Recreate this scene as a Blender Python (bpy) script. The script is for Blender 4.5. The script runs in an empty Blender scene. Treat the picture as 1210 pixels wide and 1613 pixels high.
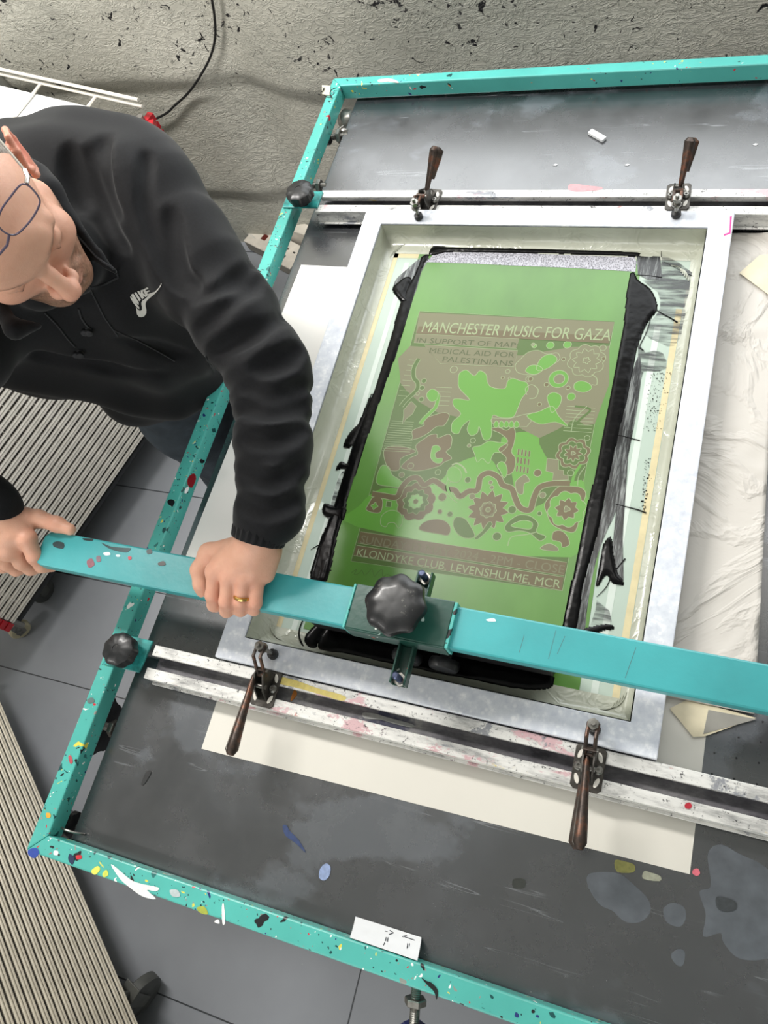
import bpy, bmesh, math, random
import numpy as np
from mathutils import Vector, Matrix, noise
random.seed(7)
scene=bpy.context.scene
COL=scene.collection
# ---------------- camera -------------
FPX=1260.65; CX,CY=605.0,806.5
AX=np.array([[0.92805991,0.13607524,-0.34668189],[0.25806784,-0.90611987,0.33518318],[-0.26852522,-0.40053752,-0.87605017]])
# rows: world X,Y,Z expressed in (right,down,forward)
CAM=np.array([0.58183659,-0.13125164,1.045])
def at(px,py,z):
    """point of the photo lying at height z (metres above the table bed)"""
    d=AX@np.array([(px-CX)/FPX,(py-CY)/FPX,1.0]); t=(z-CAM[2])/d[2]; return Vector(CAM+d*t)
def aty(px,py,y):
    d=AX@np.array([(px-CX)/FPX,(py-CY)/FPX,1.0]); t=(y-CAM[1])/d[1]; return Vector(CAM+d*t)
cd=bpy.data.cameras.new('camera'); cam=bpy.data.objects.new('camera',cd); COL.objects.link(cam)
cd.sensor_fit='VERTICAL'; cd.sensor_height=36; cd.lens=36*FPX/1613; cd.clip_start=.01
r=AX[:,0]; u=-AX[:,1]; b=-AX[:,2]
M=Matrix(((r[0],u[0],b[0],CAM[0]),(r[1],u[1],b[1],CAM[1]),(r[2],u[2],b[2],CAM[2]),(0,0,0,1)))
cam.matrix_world=M; scene.camera=cam

# ---------------- materials -------------
def srgb(c):
    if isinstance(c,str): c=[int(c[i:i+2],16) for i in (0,2,4)]
    o=[]
    for v in c[:3]:
        v=v/255.0; o.append(v/12.92 if v<=.04045 else ((v+.055)/1.055)**2.4)
    return (*o,1.0)
class NT:
    def __init__(s,name):
        s.m=bpy.data.materials.new(name); s.m.use_nodes=True; s.t=s.m.node_tree; s.n=s.t.nodes; s.l=s.t.links
        s.b=s.n['Principled BSDF']; s.out=s.n['Material Output']
        s.tc=None; s._map={}
    def node(s,ty,**k):
        n=s.n.new(ty)
        for a,v in k.items(): setattr(n,a,v)
        return n
    def coord(s,scale=(1,1,1),kind='Object',rot=(0,0,0)):
        key=(tuple(scale),kind,rot)
        if key in s._map: return s._map[key]
        if not s.tc: s.tc=s.node('ShaderNodeTexCoord')
        mp=s.node('ShaderNodeMapping'); mp.inputs['Scale'].default_value=scale; mp.inputs['Rotation'].default_value=rot
        s.l.new(s.tc.outputs[kind],mp.inputs['Vector']); s._map[key]=mp.outputs[0]; return mp.outputs[0]
    def noise(s,scale,detail=4,rough=.55,vec=None,dist=0):
        n=s.node('ShaderNodeTexNoise'); n.inputs['Scale'].default_value=scale; n.inputs['Detail'].default_value=detail
        n.inputs['Roughness'].default_value=rough; n.inputs['Distortion'].default_value=dist
        s.l.new(vec if vec is not None else s.coord(),n.inputs['Vector']); return n.outputs['Fac']
    def voro(s,scale,feature='F1',vec=None,out='Distance',rnd=1):
        n=s.node('ShaderNodeTexVoronoi',feature=feature); n.inputs['Scale'].default_value=scale; n.inputs['Randomness'].default_value=rnd
        s.l.new(vec if vec is not None else s.coord(),n.inputs['Vector']); return n.outputs[out]
    def ramp(s,fac,stops,interp='LINEAR'):
        n=s.node('ShaderNodeValToRGB'); cr=n.color_ramp; cr.interpolation=interp
        while len(cr.elements)<len(stops): cr.elements.new(.5)
        for e,(p,c) in zip(cr.elements,stops):
            e.position=p; e.color=c if isinstance(c,tuple) and len(c)==4 else (c,c,c,1)
        s.l.new(fac,n.inputs[0]); return n.outputs[0]
    def mix(s,fac,a,b,blend='MIX'):
        n=s.node('ShaderNodeMix',data_type='RGBA',blend_type=blend)
        for inp,v in ((n.inputs[0],fac),(n.inputs[6],a),(n.inputs[7],b)):
            if hasattr(v,'is_output') or isinstance(v,bpy.types.NodeSocket): s.l.new(v,inp)
            else: inp.default_value=v
        return n.outputs[2]
    def math(s,op,a,b=0.0,clamp=False):
        n=s.node('ShaderNodeMath',operation=op,use_clamp=clamp)
        for inp,v in ((n.inputs[0],a),(n.inputs[1],b)):
            if isinstance(v,bpy.types.NodeSocket): s.l.new(v,inp)
            else: inp.default_value=v
        return n.outputs[0]
    def set(s,**k):
        for a,v in k.items():
            inp=s.b.inputs[{'color':'Base Color','rough':'Roughness','metal':'Metallic','spec':'Specular IOR Level','coat':'Coat Weight','coatr':'Coat Roughness','alpha':'Alpha','trans':'Transmission Weight','sheen':'Sheen Weight','sss':'Subsurface Weight','emit':'Emission Color','emits':'Emission Strength'}[a]]
            if isinstance(v,bpy.types.NodeSocket): s.l.new(v,inp)
            else: inp.default_value=v
        return s
    def bump(s,h,strength=.3,dist=.002):
        n=s.node('ShaderNodeBump'); n.inputs['Strength'].default_value=strength; n.inputs['Distance'].default_value=dist
        s.l.new(h,n.inputs['Height']); 
        s.l.new(n.outputs[0],s.b.inputs['Normal']); return s
MATS={}
def plain(name,c,rough=.5,metal=0,spec=.5,var=.06,scale=30,bump=0,coat=0):
    if name in MATS: return MATS[name]
    t=NT(name); base=srgb(c)
    f=t.noise(scale,3)
    lo=tuple(max(0,v*(1-var*2)) for v in base[:3])+(1,); hi=tuple(min(1,v*(1+var*2)) for v in base[:3])+(1,)
    t.set(color=t.ramp(f,[(.3,lo),(.7,hi)]),rough=rough,metal=metal,spec=spec,coat=coat)
    if bump: t.bump(t.noise(scale*4,3),bump,.001)
    MATS[name]=t.m; return t.m

# ---------------- mesh helpers -------------
class MB:
    """collects shapes in world coordinates and links them as one mesh object"""
    def __init__(s): s.v=[]; s.f=[]; s.mi=[]; s.m=0
    def add(s,vs,fs):
        o=len(s.v); s.v+= [tuple(v) for v in vs]; s.f+=[tuple(i+o for i in f) for f in fs]; s.mi+=[s.m]*len(fs); return s
    def box(s,x0,x1,y0,y1,z0,z1,R=None,c=None):
        vs=[Vector((x,y,z)) for z in (z0,z1) for y in (y0,y1) for x in (x0,x1)]
        if R is not None: vs=[R@v for v in vs]
        if c is not None: vs=[v+Vector(c) for v in vs]
        return s.add(vs,[(0,2,3,1),(4,5,7,6),(0,1,5,4),(2,6,7,3),(0,4,6,2),(1,3,7,5)])
    def prism(s,pts,z0,z1,R=None,c=None):
        n=len(pts)
        a=sum(pts[i][0]*pts[(i+1)%n][1]-pts[(i+1)%n][0]*pts[i][1] for i in range(n))
        if a<0: pts=pts[::-1]
        vs=[Vector((p[0],p[1],z0)) for p in pts]+[Vector((p[0],p[1],z1)) for p in pts]
        if R is not None: vs=[R@v for v in vs]
        if c is not None: vs=[v+Vector(c) for v in vs]
        return s.add(vs,[tuple(range(n))[::-1],tuple(range(n,2*n))]+[(i,(i+1)%n,n+(i+1)%n,n+i) for i in range(n)])
    def tube(s,path,r,seg=10,caps=True,up=None):
        path=[Vector(p) for p in path]; n=len(path); rs=r if isinstance(r,(list,tuple)) else [r]*n
        vs=[];fs=[]; prev=None
        for i,p in enumerate(path):
            t=(path[min(i+1,n-1)]-path[max(i-1,0)]).normalized()
            if prev is None:
                a=Vector((0,0,1)) if abs(t.z)<.9 else Vector((1,0,0)); x=t.cross(a).normalized()
            else: x=(prev-t*prev.dot(t)).normalized()
            prev=x; y=t.cross(x)
            for k in range(seg):
                q=2*math.pi*k/seg; vs.append(p+(x*math.cos(q)+y*math.sin(q))*rs[i])
        for i in range(n-1):
            for k in range(seg):
                k2=(k+1)%seg; fs.append((i*seg+k,i*seg+k2,(i+1)*seg+k2,(i+1)*seg+k))
        if caps: fs+= [tuple(range(seg))[::-1],tuple((n-1)*seg+k for k in range(seg))]
        return s.add(vs,fs)
    def lathe(s,c,axis,prof,seg=24,lobes=0,amp=0):
        """prof: list of (radius, height along axis)"""
        c=Vector(c); z=Vector(axis).normalized(); a=Vector((0,0,1)) if abs(z.z)<.9 else Vector((1,0,0)); x=z.cross(a).normalized(); y=z.cross(x)
        vs=[];fs=[]
        for (r,h) in prof:
            for k in range(seg):
                q=2*math.pi*k/seg; rr=r*(1+amp*math.cos(lobes*q)) if lobes else r
                vs.append(c+z*h+(x*math.cos(q)+y*math.sin(q))*rr)
        n=len(prof)
        for i in range(n-1):
            for k in range(seg):
                k2=(k+1)%seg; fs.append((i*seg+k,i*seg+k2,(i+1)*seg+k2,(i+1)*seg+k))
        fs+= [tuple(range(seg))[::-1],tuple((n-1)*seg+k for k in range(seg))]
        return s.add(vs,fs)
    def build(s,name,mats,parent=None,bevel=0,smooth=False,seg=2,**tags):
        me=bpy.data.meshes.new(name); me.from_pydata(s.v,[],s.f)
        if not isinstance(mats,(list,tuple)): mats=[mats]
        for m in mats: me.materials.append(m)
        me.polygons.foreach_set('material_index',s.mi)
        bm=bmesh.new(); bm.from_mesh(me); bmesh.ops.recalc_face_normals(bm,faces=bm.faces); bm.to_mesh(me); bm.free()
        if smooth: me.shade_smooth(); me.set_sharp_from_angle(angle=math.radians(40))
        o=bpy.data.objects.new(name,me); COL.objects.link(o)
        if parent is not None:
            o.parent=parent; o.matrix_parent_inverse=PW(parent).inverted()
        if bevel:
            md=o.modifiers.new('bevel','BEVEL'); md.width=bevel; md.segments=seg; md.limit_method='ANGLE'; md.angle_limit=math.radians(35); md.harden_normals=False
        for k,v in tags.items(): o[k]=v
        return o
def PW(o):
    # things are placed by their empty; parts keep their vertices in the thing's rest pose
    if o.parent is None: return Matrix.LocRotScale(o.location,o.rotation_euler.to_quaternion(),None)
    return Matrix.Identity(4)
def thing(name,label,cat,loc=(0,0,0),rz=0,group=None):
    o=bpy.data.objects.new(name,None); COL.objects.link(o); o.location=loc; o.rotation_euler=(0,0,rz); o.empty_display_size=.05
    o['label']=label; o['category']=cat
    if group: o['group']=group
    return o
def tag(o,label,cat,group=None,kind=None):
    o['label']=label; o['category']=cat
    if group: o['group']=group
    if kind: o['kind']=kind
    return o
def copy_thing(root,loc=None,rz=None,label=None):
    r_=root.copy(); COL.objects.link(r_)
    if loc is not None: r_.location=loc
    if rz is not None: r_.rotation_euler=(0,0,rz)
    if label: r_['label']=label
    for ch in list(root.children):
        c=ch.copy(); COL.objects.link(c); c.parent=r_
        for g in list(ch.children):
            d=g.copy(); COL.objects.link(d); d.parent=c
    return r_
def blob(pts,z0,z1,px=True):
    return [tuple(at(p[0],p[1],z0))[:2] for p in pts] if px else pts
def fill2d(P):
    """triangles of a possibly self-crossing outline"""
    from mathutils.geometry import delaunay_2d_cdt
    v,e,f,_,_,_=delaunay_2d_cdt([Vector((p[0],p[1])) for p in P],[],[list(range(len(P)))],1,1e-7)
    return v,[tuple(t) for t in f]
def smooth_poly(pts,n=4,closed=True):
    """Catmull-Rom through points"""
    P=[Vector(p) for p in pts]; N=len(P); out=[]
    rng=range(N) if closed else range(N-1)
    for i in rng:
        p0,p1,p2,p3=(P[(i-1)%N],P[i],P[(i+1)%N],P[(i+2)%N]) if closed else (P[max(i-1,0)],P[i],P[i+1],P[min(i+2,N-1)])
        for k in range(n):
            t=k/n; out.append(.5*((2*p1)+(p2-p0)*t+(2*p0-5*p1+4*p2-p3)*t*t+(3*p1-p0-3*p2+p3)*t**3))
    if not closed: out.append(P[-1])
    return out
def ribbon(mb,pts,w,z,h=.0002,closed=False):
    """flat line of width w along 2-D world points"""
    P=[Vector((p[0],p[1])) for p in pts]; n=len(P); L=[];Rr=[]
    for i in range(n):
        a=P[(i-1)%n] if (closed or i>0) else P[i]; b=P[(i+1)%n] if (closed or i<n-1) else P[i]
        t=(b-a); t=t.normalized() if t.length>1e-9 else Vector((1,0)); nn=Vector((-t.y,t.x))
        ww=w[i] if isinstance(w,(list,tuple)) else w
        L.append(P[i]+nn*ww/2); Rr.append(P[i]-nn*ww/2)
    vs=[(p.x,p.y,z+h) for p in L]+[(p.x,p.y,z+h) for p in Rr]
    fs=[(i,(i+1)%n,n+(i+1)%n,n+i) for i in range(n if closed else n-1)]
    return mb.add(vs,fs)
def text_mesh(mb,body,origin,ux,uy,height,z,bold=.0,width=None,space=1.0,shear=0):
    """lettering laid on a plane; origin = lower left, ux/uy unit 3-D directions"""
    cu=bpy.data.curves.new('t','FONT'); cu.body=body; cu.size=1; cu.offset=bold; cu.space_character=space; cu.shear=shear; cu.resolution_u=3
    ob=bpy.data.objects.new('t',cu); COL.objects.link(ob); bpy.context.view_layer.update()
    dg=bpy.context.evaluated_depsgraph_get(); me=bpy.data.meshes.new_from_object(ob.evaluated_get(dg))
    vs=[v.co.copy() for v in me.vertices]; fs=[tuple(p.vertices) for p in me.polygons]
    bpy.data.objects.remove(ob); bpy.data.curves.remove(cu); bpy.data.meshes.remove(me)
    if not vs: return
    x0=min(v.x for v in vs); x1=max(v.x for v in vs); y0=min(v.y for v in vs if True); y1=max(v.y for v in vs)
    sy=height/.72; sx=(width/(x1-x0)) if width else sy
    ux=Vector(ux);uy=Vector(uy);o=Vector(origin)
    mb.add([o+ux*((v.x-x0)*sx)+uy*(v.y*sy)+ux.cross(uy)*z for v in vs],fs)
# ---------------- material library -------------
def paint_mat(name,base,dens=.5,scale=60,rough=.32,cols=None,metal=0,wear=None,bumpn=.15):
    t=NT(name); c=srgb(base)
    f=t.noise(9,4)
    col=t.ramp(f,[(.3,tuple(v*.86 for v in c[:3])+(1,)),(.7,tuple(min(1,v*1.1) for v in c[:3])+(1,))])
    warpn=t.node('ShaderNodeTexNoise'); warpn.inputs['Scale'].default_value=45; t.l.new(t.coord(),warpn.inputs['Vector'])
    cols=cols or ['f2f2ee','c42b3a','e6d84a','20306f','14181c','14181c','d98a4a','e8ece8','0f4b4b']
    hs=None
    for k,(sc,th) in enumerate(((scale,.30),(scale*2.3,.33),(scale*.45,.24))):
        vm=t.node('ShaderNodeVectorMath',operation='MULTIPLY_ADD'); t.l.new(warpn.outputs['Color'],vm.inputs[0]); vm.inputs[1].default_value=(.03,.03,.03)
        t.l.new(t.coord((1,1.0,1)),vm.inputs[2])
        v=t.node('ShaderNodeTexVoronoi'); v.inputs['Scale'].default_value=sc; t.l.new(vm.outputs[0],v.inputs['Vector'])
        sep=t.node('ShaderNodeSeparateColor'); t.l.new(v.outputs['Color'],sep.inputs[0])
        size=t.math('MULTIPLY',sep.outputs[1],th+.12)
        on=t.math('LESS_THAN',v.outputs['Distance'],size)
        clus=t.noise(5.5+k*3,2)
        pick=t.math('GREATER_THAN',t.math('ADD',sep.outputs[0],t.math('MULTIPLY',t.math('SUBTRACT',clus,.5),.9)),1-dens)
        m=t.math('MULTIPLY',on,pick)
        n=len(cols); stops=[(i/n,srgb(cc)) for i,cc in enumerate(cols)]
        pc=t.ramp(sep.outputs[2],stops,'CONSTANT')
        col=t.mix(m,col,pc)
    if wear:
        wn=t.noise(38,7,.72,vec=t.coord((.35,1.6,1.6)))
        col=t.mix(t.ramp(wn,[(wear[1],0.0),(wear[1]+.04,1.0)]),col,srgb(wear[0]))
    t.set(color=col,rough=rough,metal=metal,coat=.15)
    t.bump(t.noise(120,3),bumpn,.001)
    return t.m
teal=paint_mat('teal_paint','52b3ab',.05,scale=90)
teal_busy=paint_mat('teal_paint_spattered','50b0a6',.30,scale=105,cols=['f2f2ee','c42b3a','14181c','d8cf55','20306f','14181c','0f4b4b','2a6f6c','14181c','8a8f88','e8ece8','0f4b4b'])
teal_bar=paint_mat('teal_bar_paint','3c9ea2',-.4,scale=110,rough=.35)
green_dark=paint_mat('dark_green_paint','1f4a40',.06,scale=60,rough=.28,cols=['dfe8e0','c0453a','dfe8e0','9ab0a8'])
def rail_mat():
    t=NT('worn_painted_aluminium'); 
    c=t.ramp(t.noise(60,6,.7,vec=t.coord((.25,1,1))),[(.3,srgb('8d8d8c')),(.5,srgb('d9d8d4')),(.75,srgb('efeeea'))])
    st=[('caa0a6',7,.60),('d8c26a',4.2,.66),('6d7890',5.3,.64),('b95a4e',11,.66),('7d8088',8,.60),('5c4a55',16,.64),('2b2b30',14,.64)]
    for i,(cc,sc,th) in enumerate(st):
        m=t.noise(sc,6,.75,vec=t.coord((1,1.8,1.8),rot=(0,0,.3*i)),dist=.4)
        c=t.mix(t.ramp(m,[(th,0.0),(th+.03,.85)]),c,srgb(cc))
    fl=t.noise(150,5,.8); c=t.mix(t.ramp(fl,[(.60,0.0),(.62,.9)]),c,srgb('26262a'))
    t.set(color=c,rough=.42,metal=.15); t.bump(t.noise(150,4),.25,.001); return t.m
rail_m=rail_mat()
def slot_mat():
    t=NT('inky_rail_slot')
    c=t.ramp(t.noise(22,6,.7,vec=t.coord((.5,1,1))),[(.3,srgb('3a383f')),(.48,srgb('6c6a70')),(.6,srgb('8b8a8c')),(.72,srgb('c0bebb'))])
    m=t.noise(6,5,.7); c=t.mix(t.ramp(m,[(.6,0.0),(.66,.9)]),c,srgb('2c2f4c'))
    m=t.noise(9,5,.7,vec=t.coord((1.3,1,1),rot=(0,0,1))); c=t.mix(t.ramp(m,[(.66,0.0),(.69,.9)]),c,srgb('9a4f4a'))
    t.set(color=c,rough=.6); t.bump(t.noise(120,4),.4,.001); return t.m
slot_m=slot_mat()
def alu_mat(name='brushed_aluminium',base='d3d7de',rough=.45,metal=.03):
    t=NT(name); 
    c=t.ramp(t.noise(70,5,.65,vec=t.coord((1,1,1))),[(.3,srgb('c0c5d0')),(.55,srgb(base)),(.75,srgb('f4f5f7'))])
    m=t.voro(95,out='Distance'); c=t.mix(t.ramp(m,[(.12,.35),(.3,0.0)]),c,srgb('ffffff'))
    t.set(color=c,rough=t.ramp(t.noise(26,5,.7),[(.3,rough-.08),(.7,rough+.12)]),metal=metal); t.bump(t.noise(220,4),.12,.0005); return t.m
alu=alu_mat()
steel=plain('dull_steel','8f8d88',.36,.9,var=.15,scale=90)
rust=None
def rusty():
    t=NT('rusty_dark_steel'); c=t.ramp(t.noise(60,6,.7),[(.3,srgb('2a2522')),(.5,srgb('4a3f39')),(.62,srgb('6f4a38')),(.75,srgb('8e3a32'))])
    t.set(color=c,rough=.42,metal=.55); t.bump(t.noise(200,4),.3,.0006); return t.m
rust=rusty()
dark_steel=plain('dark_steel','4c4945',.4,.75,var=.2,scale=120,bump=.2)
black_knob=None
def knobm():
    t=NT('black_knob_plastic'); c=srgb('17181a')
    m=t.noise(60,6,.75); col=t.mix(t.ramp(m,[(.62,0.0),(.7,.8)]),c,srgb('77776f')); t.set(color=col,rough=t.ramp(t.noise(40,4),[(.3,.28),(.7,.48)]),spec=.5,coat=.1); return t.m
black_knob=knobm()
def bedm():
    t=NT('black_table_laminate')
    c=t.ramp(t.noise(3.5,6,.6),[(.32,srgb('1d1f22')),(.55,srgb('2b2d31')),(.72,srgb('3e4146'))])
    big=t.noise(4.2,5,.55,vec=t.coord((1,1.4,1),rot=(0,0,.5)))
    c=t.mix(t.ramp(big,[(.56,0.0),(.60,.55)]),c,srgb('5a5f66'))
    # scratches
    for i,(rz,sc) in enumerate(((.6,26),(-.5,34),(1.3,22),(2.2,30))):
        n=t.noise(sc,3,.6,vec=t.coord((.06,1.3,1),rot=(0,0,rz)),dist=.15)
        msk=t.noise(5+i,3,.5)
        line=t.math('MULTIPLY',t.ramp(n,[(.655,0.0),(.663,1.0),(.672,0.0)]),t.ramp(msk,[(.48,0.0),(.6,.55)]))
        c=t.mix(line,c,srgb('8d9196'))
    sp=t.voro(130); c=t.mix(t.math('MULTIPLY',t.ramp(sp,[(.035,1.0),(.05,0.0)]),t.ramp(t.noise(7,3),[(.55,0.0),(.62,.8)])),c,srgb('c8c8c8'))
    t.set(color=c,rough=t.ramp(t.noise(8,6,.7),[(.3,.2),(.7,.33)]),spec=.95); t.b.inputs['IOR'].default_value=1.75; t.bump(t.noise(260,4),.05,.0004); return t.m
bed_m=bedm()
bed_side=plain('dark_grey_edge','2b2d2f',.6)
def paperm(name,c,wr=.0,rough=.75):
    t=NT(name); b=srgb(c)
    t.set(color=t.ramp(t.noise(3,4),[(.3,tuple(v*.95 for v in b[:3])+(1,)),(.7,b)]),rough=rough,spec=.2)
    if wr: 
        n=t.noise(5.5,5,.5,dist=1.4); rid=t.math('ABSOLUTE',t.math('SUBTRACT',n,.5)); t.bump(t.ramp(rid,[(0,1.0),(.05,.3),(.3,0.0)]),wr,.004)
    return t.m
paper_m=paperm('white_backing_paper','ece9e4'); paper2_m=paperm('cream_backing_paper','dedbd2')
film_m=paperm('crumpled_white_sheet','cdc8c1',.75,.45)
tape_m=plain('masking_tape','d9cfb2',.5,var=.05); tape_y=plain('yellowed_tape','cbbf98',.5,var=.04,scale=60)
white_pl=plain('off_white_plastic','cfc9bd',.4)
white_plain=plain('white_card','eceef0',.6,var=.02)
wire_w=plain('white_coated_wire','e9e4da',.35,var=.04)
red_pl=plain('red_plastic','c21f2c',.35)
wheel_g=plain('grey_rubber','4a4c4a',.6,var=.12); wheel_c=plain('cream_nylon','d8cfae',.45); black_pl=plain('black_plastic','101012',.5)
def inkm():
    t=NT('black_ink'); t.set(color=srgb('070708'),rough=.22,spec=.16); t.bump(t.noise(260,3,.6),.15,.0006); return t.m
ink_m=inkm()
def smear():
    t=NT('thin_smeared_ink'); n=t.noise(110,5,.7,vec=t.coord((1.6,.14,1)))
    t.set(color=t.ramp(n,[(.36,srgb('0b0b0c')),(.48,srgb('2c2e2f')),(.58,srgb('6d7170')),(.7,srgb('8f9492'))]),rough=.25); t.bump(t.noise(60,3,vec=t.coord((1,.15,1))),.3,.001); return t.m
smear_m=smear()
def smear2():
    t=NT('thin_translucent_ink'); n=t.noise(60,4,.65,vec=t.coord((.2,1.7,1),rot=(0,0,.2)))
    t.set(color=srgb('3a3d3e'),rough=.3,alpha=t.ramp(n,[(.4,.08),(.5,.4),(.6,.85)])); return t.m
smear2_m=smear2()
def stencilm():
    t=NT('green_emulsion'); c=t.ramp(t.noise(4,5,.6,vec=t.coord((1,.5,1))),[(.3,srgb('456f28')),(.55,srgb('548434')),(.75,srgb('669644'))])
    w=t.noise(300,2); t.set(color=c,rough=.34,spec=.5,coat=.3); t.b.inputs['Coat Roughness'].default_value=.25; t.bump(w,.1,.0003); return t.m
green_m=stencilm()
def flat(name,c,rough=.5,spec=.3,metal=0):
    t=NT(name); t.set(color=srgb(c),rough=rough,spec=spec,metal=metal); return t.m
art_m=flat('open_mesh_brown','63593f',.35,.4); art2_m=flat('open_mesh_olive','4d6432',.35,.4); line_m=flat('pale_stencil_line','8f9d78',.4,.3)
art_t=flat('lettering_dark','47502f',.4,.4); art3_m=flat('open_mesh_grey','737259',.4,.3); green2_m=flat('bright_emulsion','5a9038',.3,.5); artline_d=flat('dark_stencil_line','4d6a36',.4,.3)
def meshm():
    t=NT('pale_screen_mesh'); c=t.ramp(t.noise(3,3),[(.3,srgb('a3b3a8')),(.7,srgb('b2c1b5'))]); t.set(color=c,rough=.4,spec=.4,coat=.1); t.bump(t.noise(500,2),.06,.0002); return t.m
mesh_m=meshm()
ctape=None
def clear_tape():
    t=NT('glossy_sealing_tape'); c=t.ramp(t.noise(8,4,.6),[(.3,srgb('a6a898')),(.6,srgb('b7baac')),(.8,srgb('c9ccc2'))])
    n=t.noise(14,4,.55,dist=1.2); rid=t.math('ABSOLUTE',t.math('SUBTRACT',n,.5))
    t.set(color=c,rough=.22,spec=.5,coat=.2); t.bump(t.ramp(rid,[(0,1.0),(.06,.3),(.3,0.0)]),.25,.003); return t.m
ctape=clear_tape()
def floorm():
    t=NT('grey_vinyl_tiles'); 
    c=t.ramp(t.noise(1.6,5,.6),[(.3,srgb('85888e')),(.7,srgb('989ca2'))])
    # tile joints every 0.3 m in both directions
    tc=t.coord((1/1.5,1/.3,1)); sep=t.node('ShaderNodeSeparateXYZ'); t.l.new(tc,sep.inputs[0])
    offs=(.5-.0717/1.5,.5+.0457/.3); ms=[]
    for i in (0,1):
        v=t.math('ADD',sep.outputs[i],offs[i]); fr=t.math('FRACT',v); d=t.math('ABSOLUTE',t.math('SUBTRACT',fr,.5)); ms.append(t.math('LESS_THAN',d,(.0011,.0055)[i]))
    m=t.math('MAXIMUM',ms[0],ms[1]); c=t.mix(m,c,srgb('3d4044'))
    sp=t.voro(22); c=t.mix(t.math('MULTIPLY',t.ramp(sp,[(.02,1.0),(.04,0.0)]),.7),c,srgb('a9acae'))
    t.set(color=c,rough=t.ramp(t.noise(5,4),[(.3,.34),(.7,.5)]),spec=.45); t.bump(m,-.3,.002); return t.m
floor_m=floorm()
def wallm():
    t=NT('flaking_painted_plaster')
    c=t.ramp(t.noise(2.2,6,.6),[(.3,srgb('b5b4a9')),(.5,srgb('cbc9bd')),(.7,srgb('dad7cb'))])
    c=t.mix(t.ramp(t.noise(1.1,3),[(.45,0.0),(.65,.5)]),c,srgb('b2bab0'))
    warp=t.node('ShaderNodeTexNoise'); warp.inputs['Scale'].default_value=9; warp.inputs['Detail'].default_value=5; t.l.new(t.coord(),warp.inputs['Vector'])
    vm=t.node('ShaderNodeVectorMath',operation='MULTIPLY_ADD'); t.l.new(warp.outputs['Color'],vm.inputs[0]); vm.inputs[1].default_value=(.16,.16,.16); t.l.new(t.coord(),vm.inputs[2])
    crack=t.voro(24,'DISTANCE_TO_EDGE',vm.outputs[0]); big=t.noise(3,5,.6,dist=1.0)
    msk=t.ramp(t.noise(2.4,3,.5,vec=t.coord((1,1,1),rot=(.4,0,0))),[(.42,0.0),(.58,1.0)])
    # flaked-off patches, mostly high on the wall
    sep=t.node('ShaderNodeSeparateXYZ'); t.l.new(t.coord(),sep.inputs[0])
    hi=t.ramp(t.math('ADD',sep.outputs[2],.6),[(.2,0.0),(.62,1.0)])
    fl=t.noise(42,6,.62,dist=.9); fl2=t.noise(5.0,2)
    thr=t.math('ADD',t.math('MULTIPLY',hi,.10),t.math('MULTIPLY',fl2,.16))
    spot=t.ramp(t.math('ADD',fl,thr),[(.775,0.0),(.785,1.0)])
    c=t.mix(spot,c,srgb('17171a'))
    t.set(color=c,rough=.5,spec=.5)
    # peeling-paint wrinkles: broken wavy ridges, plus fine grit
    wr=t.noise(15,5,.58,vec=t.coord((1,1,2.1)),dist=1.6); rid=t.math('ABSOLUTE',t.math('SUBTRACT',wr,.5)); rid=t.ramp(rid,[(0,1.0),(.018,.55),(.06,0.0)])
    wr2=t.noise(34,4,.6,vec=t.coord((1,1,1.7),rot=(0,.3,0)),dist=1.1); rid2=t.math('ABSOLUTE',t.math('SUBTRACT',wr2,.5)); rid2=t.ramp(rid2,[(0,1.0),(.02,.5),(.07,0.0)])
    h=t.math('ADD',t.math('MULTIPLY',rid,t.math('MULTIPLY',msk,.9)),t.math('MULTIPLY',rid2,.35))
    h=t.math('ADD',h,t.math('MULTIPLY',big,1.6)); h=t.math('ADD',h,t.math('MULTIPLY',t.noise(70,4,.6),.25)); h=t.math('SUBTRACT',h,t.math('MULTIPLY',spot,.4))
    t.bump(h,.65,.007); return t.m
wall_m=wallm()
# ---------------- setting -------------
FZ=-0.85
fl=MB().add([(-4,-3,FZ),(4,-3,FZ),(4,1.6,FZ),(-4,1.6,FZ)],[(0,1,2,3)]).build('floor',floor_m,kind='structure')
# back wall, an uneven plastered surface with soft swells
def wall_y(x,z):
    y=1.5+.03*(noise.noise(Vector((x*1.1,z*1.3,3)))-.1)+.012*noise.noise(Vector((x*3.3,z*3.1,8)))
    # a vertical swell right of the cable
    y-= .05*math.exp(-((x+.30-(z+.3)*.25)/.28)**2)*(.6+.4*math.tanh((z+.5)*3))
    y+= .035*math.exp(-((x+.62+(z+.4)*.15)/.10)**2)
    # ledges: faint horizontal render lines
    y-= .016*(1/(1+math.exp(-(z+.215+.04*(x+1))/.006)) ) + .014*(1/(1+math.exp(-(z+.62)/.008)))
    return y
wb=MB(); NX,NZ=260,120; x0,x1,z0,z1=-3,3,FZ,1.9
vs=[]
for j in range(NZ+1):
    z=z0+(z1-z0)*(j/NZ)**1.35
    for i in range(NX+1):
        x=x0+(x1-x0)*i/NX; vs.append((x,wall_y(x,z),z))
wb.add(vs,[(j*(NX+1)+i,j*(NX+1)+i+1,(j+1)*(NX+1)+i+1,(j+1)*(NX+1)+i) for j in range(NZ) for i in range(NX)])
wb.build('wall_back',wall_m,smooth=True,kind='structure')
MB().box(-4,4,-3.0,-2.9,FZ,1.9).build('wall_front',plain('pale_wall','a8a8a2',.8),kind='structure')
MB().box(3,3.1,-3,1.6,FZ,1.9).build('wall_right',MATS['pale_wall'],kind='structure')
MB().box(-3.1,-3,-3,1.6,FZ,1.9).build('wall_left',MATS['pale_wall'],kind='structure')
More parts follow.
